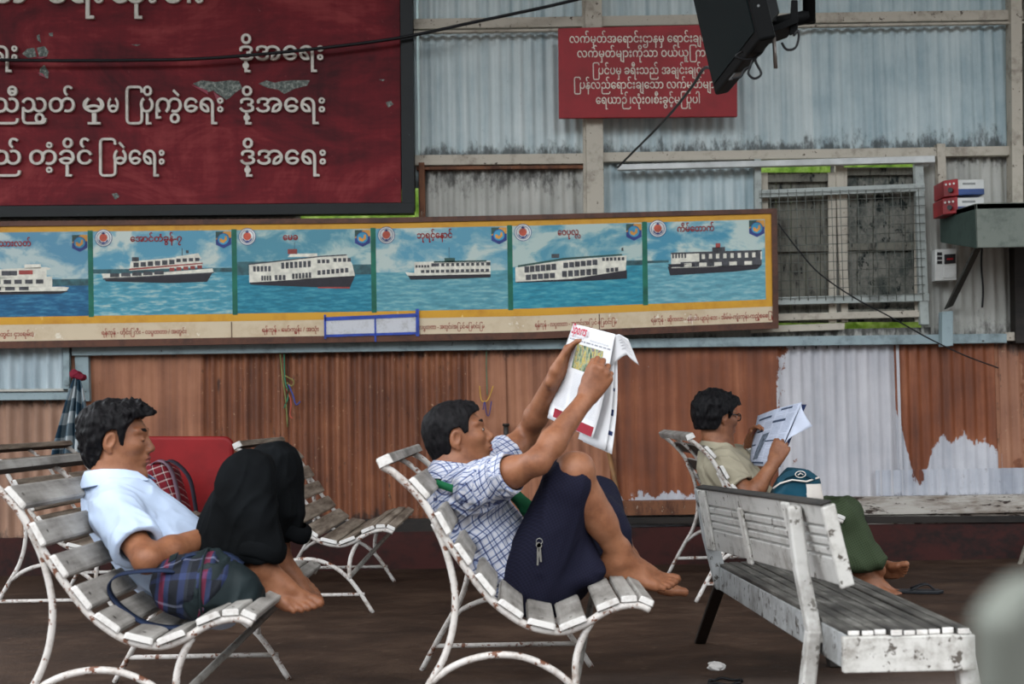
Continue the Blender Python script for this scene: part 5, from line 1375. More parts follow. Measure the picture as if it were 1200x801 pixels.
# button placket seen edge-on, with a small dark blue button
mb = MB(); mb.ball = None
mb.disc(P(187, 585, Y1-.06), .006, 10, (0.3, -1, .3)); mb.build('button', NAVI, m1)
TRS = NT('black_trouser_cloth', .95, .04); c_ = TRS.co(); TRS.color(TRS.ramp(TRS.noise(c_, 9, 4), [(.3, (12, 13, 14)), (.7, (20, 22, 24))])); TRS.bump(TRS.noise(c_, 240, 2), .12, .001); TRS = TRS.m
F = Field(*bbox([hR, hL, kR, kL, aR, aL, P(200, 700, 4.2)], .16), CRES)
F.ball(pel1+Vector((.0, 0, -.01)), (.12, .175, .10), .05)
F.chain([hR, hR.lerp(kR, .5), kR], [.100, .088, .074], .03); F.chain([hL, hL.lerp(kL, .5), kL], [.100, .09, .076], .03)
F.slab(XZ([(244, 648), (248, 610), (258, 566), (272, 542), (292, 530), (312, 536), (318, 570), (316, 610), (310, 640), (290, 657), (262, 655)], 4.16), 4.09, 4.27, .05, .03)
F.slab(XZ([(290, 560), (300, 530), (326, 521), (340, 530), (348, 565), (352, 602), (338, 622), (318, 638), (300, 630)], 4.44), 4.32, 4.53, .05, .04)
F.cone(kR+Vector((.0, 0, -.02)), P(306, 640, 4.16), .076, .070, .03); F.cone(kL, P(328, 616, 4.45), .076, .070, .03)
F.displace(lambda x, y, z: -.012*folds(x, y, z, 13, (.15, 0, .98), 3.2, 7.0)-.006*folds(x, y, z, 27, (.35, .1, .9), 2.8, 3.0))
F.cone(P(300, 640, 4.16), P(310, 690, 4.16), .056, .062, .008, mode='s'); F.cone(P(330, 622, 4.45), P(330, 660, 4.46), .056, .062, .008, mode='s')
trs = F.mesh('trousers', TRS, m1, 2)
def cuff(c, ax, rx, ry, h, t):
    ax = Vector(ax).normalized(); a0 = YV; b0 = ax.cross(a0).normalized(); a0 = b0.cross(ax)
    rows = [[Vector(c)+ax*(h*v)+b0*math.cos(q)*(rx+o_)+a0*math.sin(q)*(ry+o_)+ax*.006*math.sin(q*3) for q in [2*math.pi*i/28 for i in range(28)]] for v, o_ in ((0, -.012), (-.02, t*.6), (.5, t), (1, t*.7), (1.1, -.015))]
    mb = MB(); mb.grid(rows, 0, True, True); o = mb.build('trouser_cuff', TRS, trs); s_ = o.modifiers.new('soft', 'SUBSURF'); s_.levels = 1; s_.render_levels = 1
cuff(P(298, 652, 4.16), Vector((.22, 0, 1)), .082, .076, .05, .010); cuff(P(331, 628, 4.45), Vector((.3, 0, 1)), .078, .074, .045, .010)
print('LEN1', [(round((a-b).length, 3)) for a, b in ((sR, eR), (eR, wR), (sL, eL), (eL, wL), (hR, kR), (kR, aR), (hL, kL), (kL, aL), (neck1, pel1))])

# duffel bag beside him --------------------------------------------------
bagY = 3.99
dbag = thing('duffel_bag', P(240, 735, bagY), 'plaid and black duffel bag lying on the seat beside the man in pale blue', 'bag')
def plaid_bag():
    t = NT('dark_plaid_bag_cloth', .75, .2); s = t.attr('pu'); r = t.attr('pv'); co = t.co()
    k_, nb_, pk_, wh_, gr_ = (22, 25, 32), (44, 54, 88), (112, 36, 62), (118, 122, 140), (44, 48, 56)
    a = sine_stripes(t, s, [(0, k_), (.10, nb_), (.26, gr_), (.34, k_), (.52, nb_), (.62, pk_), (.76, nb_), (.88, k_)], .115)
    b = sine_stripes(t, r, [(0, k_), (.35, nb_), (.48, k_), (.80, wh_), (.86, k_)], .16)
    c = t.mix(.42, a, b); t.color(c); t.bump(t.noise(co, 200, 2), .15, .001); return t.m
PLB = plaid_bag(); BLK = cloth_plain('black_bag_nylon', (24, 32, 34), .25, .55)
bc = P(240, 688, bagY); bax = Vector((.93, .05, -.10)).normalized()
def bag_mesh(t0, t1, r0, r1, nm, mat, sq=.86, seed=0, amp=.012):
    A_, B_ = bc+bax*t0, bc+bax*t1; F = Field(*bbox([A_, B_], .17), .0042)
    upb = Vector((0, 0, 1))
    F.cone(A_, B_, r0, r1, .02, upb, sq)
    F.displace(lambda x, y, z: -amp*folds(x, y, z, 16, (.3, .3, .9), 2.2, seed)-amp*.4*folds(x, y, z, 34, (.4, .2, .9), 2.2, seed+2))
    b_ = _n3(bax); o_ = _n3(bc)
    return F.mesh(nm, mat, dbag, 2, None, {'pu': lambda x, y, z: (x-o_[0])*b_[0]+(y-o_[1])*b_[1]+(z-o_[2])*b_[2]+.30, 'pv': lambda x, y, z: np.arctan2(z-o_[2], -(y-o_[1]))*.11+.5})
bag_mesh(-.050, .0, .092, .108, 'body', PLB, .92, 2.0)
bag_mesh(.022, .085, .106, .078, 'end_pocket', BLK, .95, 5.0, .018)
mb = MB(); rows = []
for t_ in (-.012, .03):
    rows.append([bc+bax*(t_+.012)+Vector((0, math.cos(q)*.119, math.sin(q)*.110)) for q in [2*math.pi*i/32 for i in range(32)]])
webb = cloth_plain('navy_webbing', (30, 40, 62), .2, .7)
def strap3(pts, w, nm, par, th=.004, side=(0, 1, .2)):
    pts = spline(pts, 5); s_ = Vector(side).normalized()*w/2; mb = MB(); mb.grid([[p-s_, p+s_] for p in pts]); o = mb.build(nm, webb, par); q = o.modifiers.new('thick', 'SOLIDIFY'); q.thickness = th; return o
strap3([P(206, 668, 3.92), P(190, 667, 3.90), P(165, 668, 3.88), P(140, 672, 3.88), P(128, 682, 3.89), P(129, 696, 3.9), P(142, 712, 3.9), P(165, 728, 3.9), P(190, 735, 3.91), P(215, 735, 3.92)], .030, 'shoulder_strap', dbag)
strap3([P(214, 655, 3.95), P(225, 650, 3.97), P(250, 648, 4.0), P(270, 652, 4.02), P(284, 662, 4.02)], .032, 'carry_handle', dbag, .005)
mb = MB(); mb.tube([bc+bax*.012+Vector((0, math.cos(q)*.117, math.sin(q)*.108)) for q in [2*math.pi*i/36 for i in range(37)]], .0035, 6); mb.build('piping', BLK, dbag)
mb = MB(); a_ = P(196, 660, 3.905); mb.prism([a_, a_+Vector((.022, 0, .010)), a_+Vector((.03, 0, .03)), a_+Vector((.008, 0, .022))], (0, .012, 0)); mb.build('buckle', BLK, dbag, bevel=.002)
# =================================================================== man in the khaki shirt
Y3 = 7.05
m3 = thing('person', (P(920, 615, Y3).x, Y3, .33), 'man in khaki shirt, spectacles and green longyi reading a folded newspaper at right', 'person')
H3 = Head(P(841, 489, Y3), -4, 25, 0, 1.02)
neck3 = P(842, 524, Y3); ch3 = P(852, 555, Y3); mid3 = P(875, 590, Y3); pel3 = P(905, 615, Y3)
sR3 = P(846, 545, 6.86); eR3 = P(880, 583, 6.76); wR3 = P(908, 540, 6.80); sL3 = P(862, 540, 7.24); eL3 = P(893, 566, 7.42); wL3 = P(879, 518, 7.18)
hR3 = P(910, 615, 6.95); kR3 = P(985, 606, 6.86); aR3 = P(1030, 668, 6.95); hL3 = P(912, 612, 7.14); kL3 = P(992, 602, 7.2); aL3 = P(1022, 660, 7.1)
F = Field(*bbox([H3.o, sR3, eR3, wR3, sL3, eL3, wL3, hR3, kR3, aR3, kL3, P(1085, 690, 6.9)], .14), .0042)
F.op(H3.skin, *H3.box(), .01, 'u', 0.02)
F.cone(H3.w((-.028, 0, -.055)), neck3+Vector((-.012, 0, 0)), .053, .057, .03); F.cone(H3.w((-.0, 0, -.08)), neck3+Vector((.015, 0, -.01)), .038, .05, .03)
F.chain([neck3, ch3, mid3, pel3], [.08, .14, .14, .145], .05, Vector((.8, 0, .6)), .7)
for sh, el, wr in ((sR3, eR3, wR3), (sL3, eL3, wL3)):
    F.cone(ch3.lerp(sh, .4), sh, .08, .06, .05); F.cone(sh, el, .053, .040, .02); fm_ = el.lerp(wr, .3); F.cone(el, fm_, .040, .041, .02); F.cone(fm_, wr, .041, .028, .02)
hand(F, wR3, P(917, 522, 6.82)-wR3, Vector((.25, .95, .1)), +1, s=1.02, fing=[(55, 70, 40)]*4, thumb=(20, 10), thumb_in=.5)
hand(F, wL3, P(889, 494, 7.1)-wL3, Vector((.5, -.85, .1)), -1, s=1.0, fing=[(25, 35, 20), (35, 45, 25), (40, 45, 25), (45, 45, 25)], thumb=(25, 8), thumb_in=.4)
for hp, kn, an in ((hR3, kR3, aR3), (hL3, kL3, aL3)):
    F.cone(hp, kn, .085, .058, .03); F.cone(kn, an, .052, .034, .02)
foot(F, aL3, P(1082, 656, 6.98)-P(1030, 664, 7.1), Vector((.15, .75, .65)), +1, 1.15, .1)
foot(F, aR3+Vector((-.06, 0, -.01)), P(1060, 688, 6.9)-P(1012, 676, 6.95), Vector((.2, -.2, 1)), -1, 1.06, .05)
F.mesh('body', [SK, LIP], m3, 1, lips_mi(H3))
make_hair(H3, m3, HAIR, [(-.14, -.062), (-.06, -.062), (-.045, -.05), (-.03, -.02), (-.02, .016), (-.005, .024), (.008, .022), (.014, -.004), (.022, -.002), (.030, .035), (.055, .055), (.07, .062), (.1, .068)], lambda x, y, z: .012+.016*np.clip((z+.02)/.08, 0, 1)+.010*np.clip((-x)/.06, 0, 1)+.006*np.clip((x-.03)/.05, 0, 1), f=38, tuft=.010)
brows(H3, m3, BROW); eyes(H3, m3, EYEW, IRIS)
GFR = plain('black_spectacle_frame', (18, 18, 20), .3, .5)
gl = thing('spectacles', H3.w((.10, 0, .01)), 'black framed spectacles worn by the man in the khaki shirt', 'glasses')
for sg in (1, -1):
    mb = MB(); mb.tube([H3.w((.101-.010*abs(math.cos(q))*.6, sg*(.033+.024*math.cos(q)), .006+.017*math.sin(q))) for q in [2*math.pi*i/20 for i in range(21)]], .0030*H3.s, 6); mb.build('rim', GFR, gl)
    mb = MB(); mb.tube([H3.w((.092, sg*.057, .012)), H3.w((.05, sg*.074, .016)), H3.w((.0, sg*.083, .022)), H3.w((-.014, sg*.084, .014))], .0032, 6); mb.build('temple', GFR, gl)
mb = MB(); mb.tube([H3.w((.099, .010, .010)), H3.w((.104, 0, .013)), H3.w((.099, -.010, .010))], .0026, 6); mb.build('bridge', GFR, gl)
GLS = NT('clear_lens', .05, .5); GLS.b.inputs['Transmission Weight'].default_value = 1.0; GLS.b.inputs['IOR'].default_value = 1.1; GLS.color((235, 238, 240)); GLS = GLS.m
for sg in (1, -1):
    mb = MB(); mb.disc(H3.w((.0975, sg*.033, .006)), .0205, 20, H3.R @ Vector((1, 0, 0)), 0, .75); o_ = mb.build('lens', GLS, gl); q_ = o_.modifiers.new('thick', 'SOLIDIFY'); q_.thickness = .0012
KH = cloth_plain('khaki_shirt_cotton', (158, 150, 130), .07, .8)
F = Field(*bbox([neck3, sR3, sL3, eR3.lerp(sR3, .3), eL3.lerp(sL3, .3), pel3, ch3], .2), .005)
F.chain([neck3+Vector((-.008, 0, -.055)), ch3+Vector((-.006, 0, 0)), mid3, pel3], [.075, .160, .17, .17], .05, Vector((.8, 0, .6)), .74)
for sh, el in ((sR3, eR3), (sL3, eL3)):
    e = sh.lerp(el, .72); F.cone(ch3.lerp(sh, .4), sh, .082, .072, .05); F.cone(sh, e, .076, .072, .03)
F.displace(lambda x, y, z: -.014*folds(x, y, z, 12, (.5, .2, -.8), 2.8, 3.3)-.006*folds(x, y, z, 25, (.6, .2, -.7), 2.4, 8.0))
for sh, el in ((sR3, eR3), (sL3, eL3)): F.hem(sh.lerp(el, .66), el, .09, .052, .058)
F.cone(neck3+Vector((-.01, 0, -.05)), neck3+Vector((.0, 0, .06)), .058, .066, .006, mode='s')
F.mesh('shirt', KH, m3, 2)
collar('shirt_collar', KH, m3, P(842, 524, Y3), Vector((.3, .1, .95)), Vector((.85, .5, -.2)), (.075, .073), .032, .028, .016, 20, point=.04)
LG3 = longyi_mat('olive_longyi_cotton', (50, 60, 42), (66, 77, 56), .012)
F = Field(*bbox([hR3, hL3, kR3, kL3, P(1040, 680, 7)], .17), .005)
F.slab(XZ([(892, 612), (905, 596), (940, 588), (985, 584), (1002, 592), (1010, 612), (1022, 636), (1036, 652), (1030, 664), (1000, 670), (978, 668), (960, 648), (930, 630), (900, 628)], 6.9), 6.80, 7.12, .05, .03)
F.chain([hR3, kR3, aR3.lerp(kR3, .35)], [.115, .078, .058], .03); F.chain([hL3, kL3, aL3.lerp(kL3, .35)], [.11, .078, .055], .03)
F.displace(lambda x, y, z: -.014*folds(x, y, z, 11, (.45, .1, -.85), 3.2, 4.4)-.006*folds(x, y, z, 24, (.4, 0, -.9), 2.8, 1.0))
F.mesh('longyi', LG3, m3, 2)
wt = thing('wristwatch', wL3, 'silver wristwatch on the left wrist of the man in the khaki shirt', 'watch')
wd_ = (wL3-eL3).normalized(); wa_ = wd_.orthogonal().normalized(); wb_ = wd_.cross(wa_); wc_ = wL3-wd_*.02
stl = plain('watch_steel', (176, 176, 172), .3, .5, .7)
mb = MB(); mb.grid([[wc_+wd_*o_+(wa_*math.cos(q)+wb_*math.sin(q))*.033 for q in [2*math.pi*i/24 for i in range(24)]] for o_ in (-.008, .008)], 0, True, True); o_ = mb.build('band', stl, wt); q_ = o_.modifiers.new('thick', 'SOLIDIFY'); q_.thickness = .003; q_.offset = 1
mb = MB(); fd = (Vector((-.3, -1, .1))-wd_*Vector((-.3, -1, .1)).dot(wd_)).normalized(); mb.tube([wc_+fd*.032, wc_+fd*.042], .016, 16); mb.build('dial', plain('watch_case', (206, 206, 204), .3, .5, .4), wt)
# newspaper of the khaki man -------------------------------------------------
np3 = thing('newspaper', P(900, 545, 6.95), 'small print newspaper held folded by the man in the khaki shirt', 'newspaper')
A3, B3, C3, D3 = P(888, 487, 7.16), P(940, 471, 6.90), P(878, 545, 7.12), P(908, 548, 6.84)
n3 = (B3-A3).cross(C3-A3).normalized()
if n3.y > 0: n3 = -n3
PAP3 = plain('bluish_newsprint', (192, 198, 214), .75, .15, 0, .05)
def N3(u, v, off=0.0):
    p = (A3*(1-u)+B3*u)*(1-v)+(C3*(1-u)+D3*u)*v; return p+n3*(off+.012*math.sin(u*3.14)+.006*math.sin(v*3))
def sh3(fn, nu=12, nv=12, nm='page', par=None):
    mb = MB(); mb.grid([[fn(i/nu, j/nv) for i in range(nu+1)] for j in range(nv+1)]); o = mb.build(nm, PAP3, np3); q = o.modifiers.new('thick', 'SOLIDIFY'); q.thickness = .0007; q.offset = 0; return o
p3 = sh3(N3)
def k3(u0, v0, u1, v1, mat, nm='printed_block', off=.0014): 
    mb = MB(); mb.grid([[N3(u0+(u1-u0)*i/4, v0+(v1-v0)*j/3, off) for i in range(5)] for j in range(4)], 0, False); mb.build(nm, mat, p3)
INK3 = plain('dark_slate_ink', (62, 72, 92), .7, .1, 0, .1)
k3(.08, .10, .42, .14, INK3, 'printed_headline'); k3(.50, .22, .80, .26, INK3, 'printed_headline'); k3(.12, .36, .30, .385, INK3, 'printed_headline'); k3(.60, .03, .84, .06, INK3, 'printed_headline'); k3(.02, .60, .16, .63, INK3, 'printed_headline'); k3(.45, .56, .70, .585, INK3, 'printed_headline'); k3(.15, .93, .6, .96, INK3, 'printed_headline')
mb = MB(); mb.grid([[N3(.32-.17*j/8+.19*i/3, .44+.46*j/8-.02*i/3, .0016) for i in range(4)] for j in range(9)], 0, False); mb.build('printed_photo', plain('slate_photo_ink', (92, 100, 112), .7, .1, 0, .35, 60), p3)
mb = MB(); rr = random.Random(5)
for i in range(52):
    v = .02+i*.0185
    for a_, b_ in ((.03, .27), (.29, .52), (.54, .76), (.78, .97)):
        if rr.random() < .86: mb.grid([[N3(a_+(b_-a_-rr.random()*.04)*q/2, v+.006*w, .0011) for q in range(3)] for w in range(2)], 0, False)
mb.build('printed_columns', plain('grey_print', (150, 158, 178), .7, .1, 0, .05), p3)
def f3(u, v):
    a = B3.lerp(P(914, 540, 6.84), v); b = P(952, 499, 6.80).lerp(P(926, 512, 6.80), v); q = a.lerp(b, u); return q+n3*(.03*math.sin(u*3.14)*(1-.4*v))+Vector((0, 0, .012*math.sin(u*3.14)*(1-v)))
sh3(f3, nm='folded_page')
def f4(u, v): return N3(.93+.10*u, .02+.95*v, -.004-.02*u)
mb = MB(); mb.grid([[f4(i/3, j/8) for i in range(4)] for j in range(9)]); mb.build('inner_page', NAVI, np3)
# bag on his lap
tb = thing('sling_bag', P(935, 585, 6.78), 'teal and white zipped bag resting on the lap of the man in khaki', 'bag')
TEAL = cloth_plain('teal_nylon', (15, 60, 76), .15, .5); WHB = cloth_plain('white_bag_panel', (212, 204, 196), .05, .6)
F = Field(*bbox([P(910, 560, 6.78), P(962, 585, 6.82)], .16), .0045)
F.slab(XZ([(905, 578), (912, 560), (925, 548), (945, 550), (958, 560), (963, 588), (935, 590), (905, 588)], 6.78), 6.70, 6.86, .04, .02)
F.displace(lambda x, y, z: -.006*folds(x, y, z, 18, (.8, .1, -.3), 2.5, 2.0)); F.mesh('body', [TEAL, WHB], tb, 2, lambda x, y, z: ((x > P(941, 575, 6.78).x) & (z < P(941, 566, 6.78).z)).astype(int))
mb = MB(); mb.tube([P(x, y, q) for x, y, q in [(906, 572, 6.70), (914, 566, 6.69), (928, 562, 6.69), (945, 564, 6.69), (960, 559, 6.70)]], .0045, 6); mb.build('piping', WHB, tb)
mb = MB(); mb.grid([[P(x, y, 6.695), P(x+1, y+7, 6.69)] for x, y in [(911, 561), (920, 553), (932, 549), (945, 551), (955, 556)]]); mb.build('flap', TEAL, tb)
c_ = P(938, 555.5, 6.685); mb = MB(); mb.tube([c_+Vector((math.cos(q)*.024, -.001, math.sin(q)*.015)) for q in [2*math.pi*i/20 for i in range(21)]], .0022, 6); mb.tube([c_+Vector((-.012, -.001, -.004)), c_+Vector((0, -.002, .006)), c_+Vector((.012, -.001, -.002))], .003, 6); mb.build('emblem', WHB, tb)
# sandals
sm = plain('black_rubber', (22, 24, 28), .5, .3)
def sandal(p, ang, lab):
    t = thing('sandal', p, lab, 'sandal', None); p = Vector(p); d = Vector((math.cos(ang), math.sin(ang), 0)); s = Vector((-d.y, d.x, 0))
    out = [(-.13, .030), (-.125, .0), (-.13, -.030), (-.05, -.036), (.05, -.046), (.11, -.040), (.135, 0), (.11, .042), (.05, .040), (-.05, .034)]
    mb = MB(); mb.prism([p+d*a+s*b+Vector((0, 0, .018)) for a, b in out], (0, 0, -.017)); mb.build('sole', sm, t, bevel=.004)
    for sg in (1, -1):
        mb = MB(); mb.tube(spline([p+d*.09+Vector((0, 0, .02)), p+d*.05+s*.02*sg+Vector((0, 0, .045)), p-d*.02+s*.04*sg+Vector((0, 0, .02))], 5), .007, 6, flat=.6); mb.build('strap', sm, t)
pp = P(1072, 690, 6.95); pp.z = 0; sandal(pp, -.25, 'black rubber sandal under the crossed feet of the man in khaki'); 
# ------------------------------------------------------------------ television on its ceiling arm
tv = thing('television', (0.72, 4.4, 1.96), 'black flat television hanging from the ceiling arm, tilted down to the left', 'television')
a_, b_ = P(838, 112, 4.85), P(890, 48, 4.02); upv = (P(812, 0, 4.85)-a_); upv = upv.normalized()
bk = ((b_-a_).cross(upv)).normalized(); bk = bk if bk.x > 0 else -bk
TVB = plain('black_tv_plastic', (9, 10, 11), .6, .08, 0, .15); 
sc_ = NT('dark_screen_glass', .5, .06); sc_.color((10, 20, 21)); SCR = sc_.m; SIL = plain('grey_tv_trim', (96, 98, 98), .4, .4)
def TVP(s, h, d): return a_+(b_-a_)*s+upv*h+bk*d
mb = MB(); Hh = .56
mb.hexa([TVP(0, 0, 0), TVP(1, 0, 0), TVP(1, 0, .05), TVP(0, 0, .05), TVP(0, Hh, 0), TVP(1, Hh, 0), TVP(1, Hh, .05), TVP(0, Hh, .05)]); mb.build('bezel', TVB, tv, bevel=.008)
mb = MB(); mb.hexa([TVP(.04, .035, -.003), TVP(.96, .035, -.003), TVP(.96, .035, .01), TVP(.04, .035, .01), TVP(.04, Hh-.03, -.003), TVP(.96, Hh-.03, -.003), TVP(.96, Hh-.03, .01), TVP(.04, Hh-.03, .01)]); mb.build('screen', SCR, tv)
mb = MB(); mb.hexa([TVP(.06, .05, .05), TVP(.94, .05, .05), TVP(.86, .09, .105), TVP(.14, .09, .105), TVP(.06, Hh-.04, .05), TVP(.94, Hh-.04, .05), TVP(.86, Hh-.08, .105), TVP(.14, Hh-.08, .105)]); mb.build('back_cover', TVB, tv, bevel=.006)
mb = MB(); mb.hexa([TVP(.34, .0, .002), TVP(.46, .0, .002), TVP(.46, .0, .04), TVP(.34, .0, .04), TVP(.34, -.004, .002), TVP(.46, -.004, .002), TVP(.46, -.004, .04), TVP(.34, -.004, .04)]); mb.build('trim_label', SIL, tv)
mb = MB()
for i in range(7): 
    q = TVP(1.0, .10+.025*i, .02); mb.disc(q+Vector((0, -.0006, 0)), .004, 8, (b_-a_))
mb.build('button', SIL, tv)
for s_ in (.3, .62):
    mb = MB(); c0 = TVP(s_, .10, .11); mb.hexa([c0, c0+(b_-a_)*.05, c0+(b_-a_)*.05+bk*.02, c0+bk*.02, c0+upv*.40, c0+(b_-a_)*.05+upv*.40, c0+(b_-a_)*.05+upv*.40+bk*.02, c0+bk*.02+upv*.40]); mb.build('mount_rail', TVB, tv)
mb = MB(); c0 = TVP(.5, .12, .13); mb.tube([c0, c0+Vector((.13, -.02, .02))], .022, 10); mb.tube([c0+Vector((.13, -.02, .0)), c0+Vector((.15, 0, .9)), c0+Vector((.15, 0, 2.35))], .020, 10); mb.build('ceiling_arm', TVB, tv)
mb = MB(); c0 = P(900, 40, 4.3); mb.hexa([c0, c0+Vector((.09, -.02, .03)), c0+Vector((.09, .16, .03)), c0+Vector((0, .16, 0)), c0+Vector((0, 0, .02)), c0+Vector((.09, -.02, .05)), c0+Vector((.09, .16, .05)), c0+Vector((0, .16, .02))]); mb.build('bracket_plate', TVB, tv)
mb = MB(); mb.hexa([P(927, 0, 4.3), P(935, 0, 4.3), P(935, 0, 4.36), P(927, 0, 4.36), P(925, 42, 4.3), P(935, 38, 4.3), P(935, 38, 4.36), P(925, 42, 4.36)]); mb.build('bracket_side', TVB, tv, bevel=.003)
mb = MB(); mb.tube([P(907, 44, 4.28), P(909, 80, 4.28)], .006, 8); mb.build('hanging_pin', plain('dull_steel', (90, 84, 80), .4, .4, .5), tv)
CB = plain('black_cable', (16, 17, 20), .5, .3)
for pts in ([(884, 66), (880, 76), (877, 86), (884, 92), (892, 86), (885, 70), (893, 60)], [(916, 50), (922, 58), (932, 56), (936, 44), (935, 36), (930, 42)], [(870, 60), (862, 66), (876, 70), (890, 64), (896, 56)], [(858, 92), (868, 90), (872, 82), (880, 78)]):
    mb = MB(); mb.tube(spline([P(x, y, 4.22) for x, y in pts], 4), .004, 6); mb.build('cable', CB, tv)
# ------------------------------------------------------------------ cables
def cable(pts, r, nm, lab, mat=CB):
    mb = MB(); mb.tube(spline(pts, 6), r, 6); o = mb.build(nm, mat, None, pts[0]); tag(o, lab, 'cable'); return o
cable([P(x, y, YW-.19) for x, y in [(-60, 66), (0, 70), (60, 71), (100, 71), (160, 70.5), (230, 69), (300, 64), (380, 56), (470, 44), (560, 25), (640, 8), (690, -4)]], .010, 'power_cable', 'black cable sagging across the face of the huge red signboard')
cable([P(846, 92, 4.88), P(827, 79, 5.6), P(812, 100, 6.2), P(790, 128, 6.9), P(770, 150, 7.4), P(748, 172, 7.9), P(724, 196, 8.36)], .0065, 'power_cable', 'black cable slanting from the television across the small red notice')
cable([P(x, y, YW-.17) for x, y in [(912, 262), (935, 292), (960, 320), (1000, 348), (1045, 372), (1088, 396), (1130, 416), (1170, 431)]], .0045, 'wire', 'thin dark wire slanting down across the mesh window')
cable([P(x, y, YW-.03) for x, y in [(1151, 285), (1150, 310), (1152, 340), (1151, 360)]], .006, 'wire', 'short dark wire with a knob hanging below the wall shelf')
# ------------------------------------------------------------------ shelf, power boxes and switch box at right
sh = thing('wall_shelf', P(1150, 290, 8.1), 'deep grey wooden box shelf on a bracket at the right wall', 'shelf')
shm = grimy('grey_green_shelf_paint', (112, 118, 110), (74, 82, 76), .45, 5, (1, 1, 1), .65, (54, 50, 44), .66, 24)
Yf, Yb = 7.75, 8.42
xL = P(1145, 262, Yf).x; xR = P(1330, 262, Yf).x; zt = P(1155, 238, Yf).z; zb_ = P(1155, 290, Yf).z
mb = MB(); mb.box((xL, Yf, zb_), (xR, Yf+.025, zt)); mb.build('front_board', shm, sh, bevel=.003)
mb = MB(); ztb = P(1098, 251, Yb).z; zbb = P(1098, 284, Yb).z; mb.hexa([(xL, Yf+.025, zb_), (xL+.025, Yf+.025, zb_), (xL+.025, Yb, zbb), (xL, Yb, zbb), (xL, Yf+.025, zt), (xL+.025, Yf+.025, zt), (xL+.025, Yb, ztb), (xL, Yb, ztb)]); mb.build('side_board', grimy('dark_green_board', (62, 78, 72), (42, 56, 52), .45, 5, (1, 1, 1), .7, (96, 104, 98), .68, 20), sh, bevel=.003)  # side board in a darker green than the front
mb = MB(); mb.hexa([(xL, Yf, zt-.03), (xR, Yf, zt-.03), (xR, Yb, ztb-.03), (xL, Yb, ztb-.03), (xL, Yf, zt), (xR, Yf, zt), (xR, Yb, ztb), (xL, Yb, ztb)]); mb.build('shelf_board', shm, sh)
mb = MB(); a3, b3 = P(1150, 284, 7.95), P(1113, 360, 8.42); s_ = Vector((.022, 0, .01)); mb.prism([a3-s_, a3+s_, b3+s_, b3-s_], (0, .05, 0)); mb.build('diagonal_bracket', grimy('dark_bracket_timber', (62, 62, 58), (40, 40, 38), .5, 6), sh, bevel=.003)
mb = MB(); mb.prism([P(1104, 406, 8.36), P(1117, 405, 8.36), P(1117, 364, 8.36), P(1104, 365, 8.36)], (0, .07, 0)); mb.build('bracket_foot', bluish_t, sh, bevel=.003)
redp = plain('red_plastic_case', (140, 28, 34), .4, .4); whp = plain('cream_white_case', (196, 196, 192), .4, .4, 0, .06); blp = plain('blue_case_base', (40, 66, 116), .4, .4); dkp = plain('dark_knob', (28, 26, 28), .4, .4)
def inverter(x0, y0, x1, y1, lab, tilt=0):
    t = thing('power_inverter', P((x0+x1)/2, y1, 8.2), lab, 'electrical box', 'stacked power boxes'); Ya, Yd = 8.1, 8.34
    a = P(x0, y1, Ya); c = P(x1, y0+4, Ya); xa, xb, z0, z1 = a.x, c.x, a.z, c.z; xm = xa+(xb-xa)*.30
    mb = MB(); mb.box((xm, Ya, z0+.018), (xb, Yd, z1)); mb.build('case', whp, t, bevel=.004)
    mb = MB(); mb.box((xm, Ya-.003, z0), (xb, Yd, z0+.034)); mb.build('base_band', blp, t, bevel=.003)
    mb = MB(); mb.hexa([(xa, Ya+.05, z0-.004), (xm+.004, Ya-.006, z0-.004), (xm+.004, Yd, z0-.004), (xa, Yd, z0-.004), (xa, Ya+.05, z1+.004), (xm+.004, Ya-.006, z1+.006), (xm+.004, Yd, z1+.006), (xa, Yd, z1+.004)]); mb.build('front_panel', redp, t, bevel=.004)
    q = Vector(((xa+xm)/2, Ya+.02, z0+.03)); mb = MB(); mb.tube([q, q+Vector((-.01, -.02, 0))], .014, 12); mb.build('knob', dkp, t)
    for i in range(3): 
        q = Vector((xa+.012+(xm-xa)*.26*i, Ya+.036-.018*i, z1-.022)); mb = MB(); mb.disc(q+Vector((-.003, -.006, 0)), .006, 10, (-.5, -1, 0)); mb.build('indicator', whp, t)
    mb = MB(); mb.box((xm+.03, Ya-.0015, z1-.03), (xb-.05, Ya, z1-.018)); mb.build('vent_label', plain('grey_vent', (120, 122, 120), .5), t)
inverter(1108, 227, 1153, 249, 'lower red and white power box of the two stacked on the wall shelf')
inverter(1109, 206, 1153, 228.5, 'upper red and white power box of the two stacked on the wall shelf')
sb = thing('switch_box', P(1108, 328, 8.42), 'white wall switch box with black socket under the shelf', 'switch box')
mb = MB(); mb.prism([P(1096, 329, 8.38), P(1121, 328, 8.38), P(1121, 291, 8.38), P(1096, 292, 8.38)], (0, .08, 0)); mb.build('box', whp, sb, bevel=.004)
mb = MB(); mb.prism([P(1107, 309, 8.37), P(1120, 308, 8.37), P(1120, 297, 8.37), P(1107, 298, 8.37)], (0, .02, 0)); mb.build('breaker', dkp, sb, bevel=.002)
mb = MB(); mb.prism([P(1110, 304.5, 8.366), P(1117, 304, 8.366), P(1117, 302, 8.366), P(1110, 302.5, 8.366)], (0, .006, 0)); mb.build('breaker_lever', redp, sb)
for i in range(3):
    mb = MB(); mb.prism([P(1098.5, 299+5*i, 8.374), P(1104, 299+5*i, 8.374), P(1104, 295.5+5*i, 8.374), P(1098.5, 295.5+5*i, 8.374)], (0, .01, 0)); mb.build('terminal', dkp, sb)
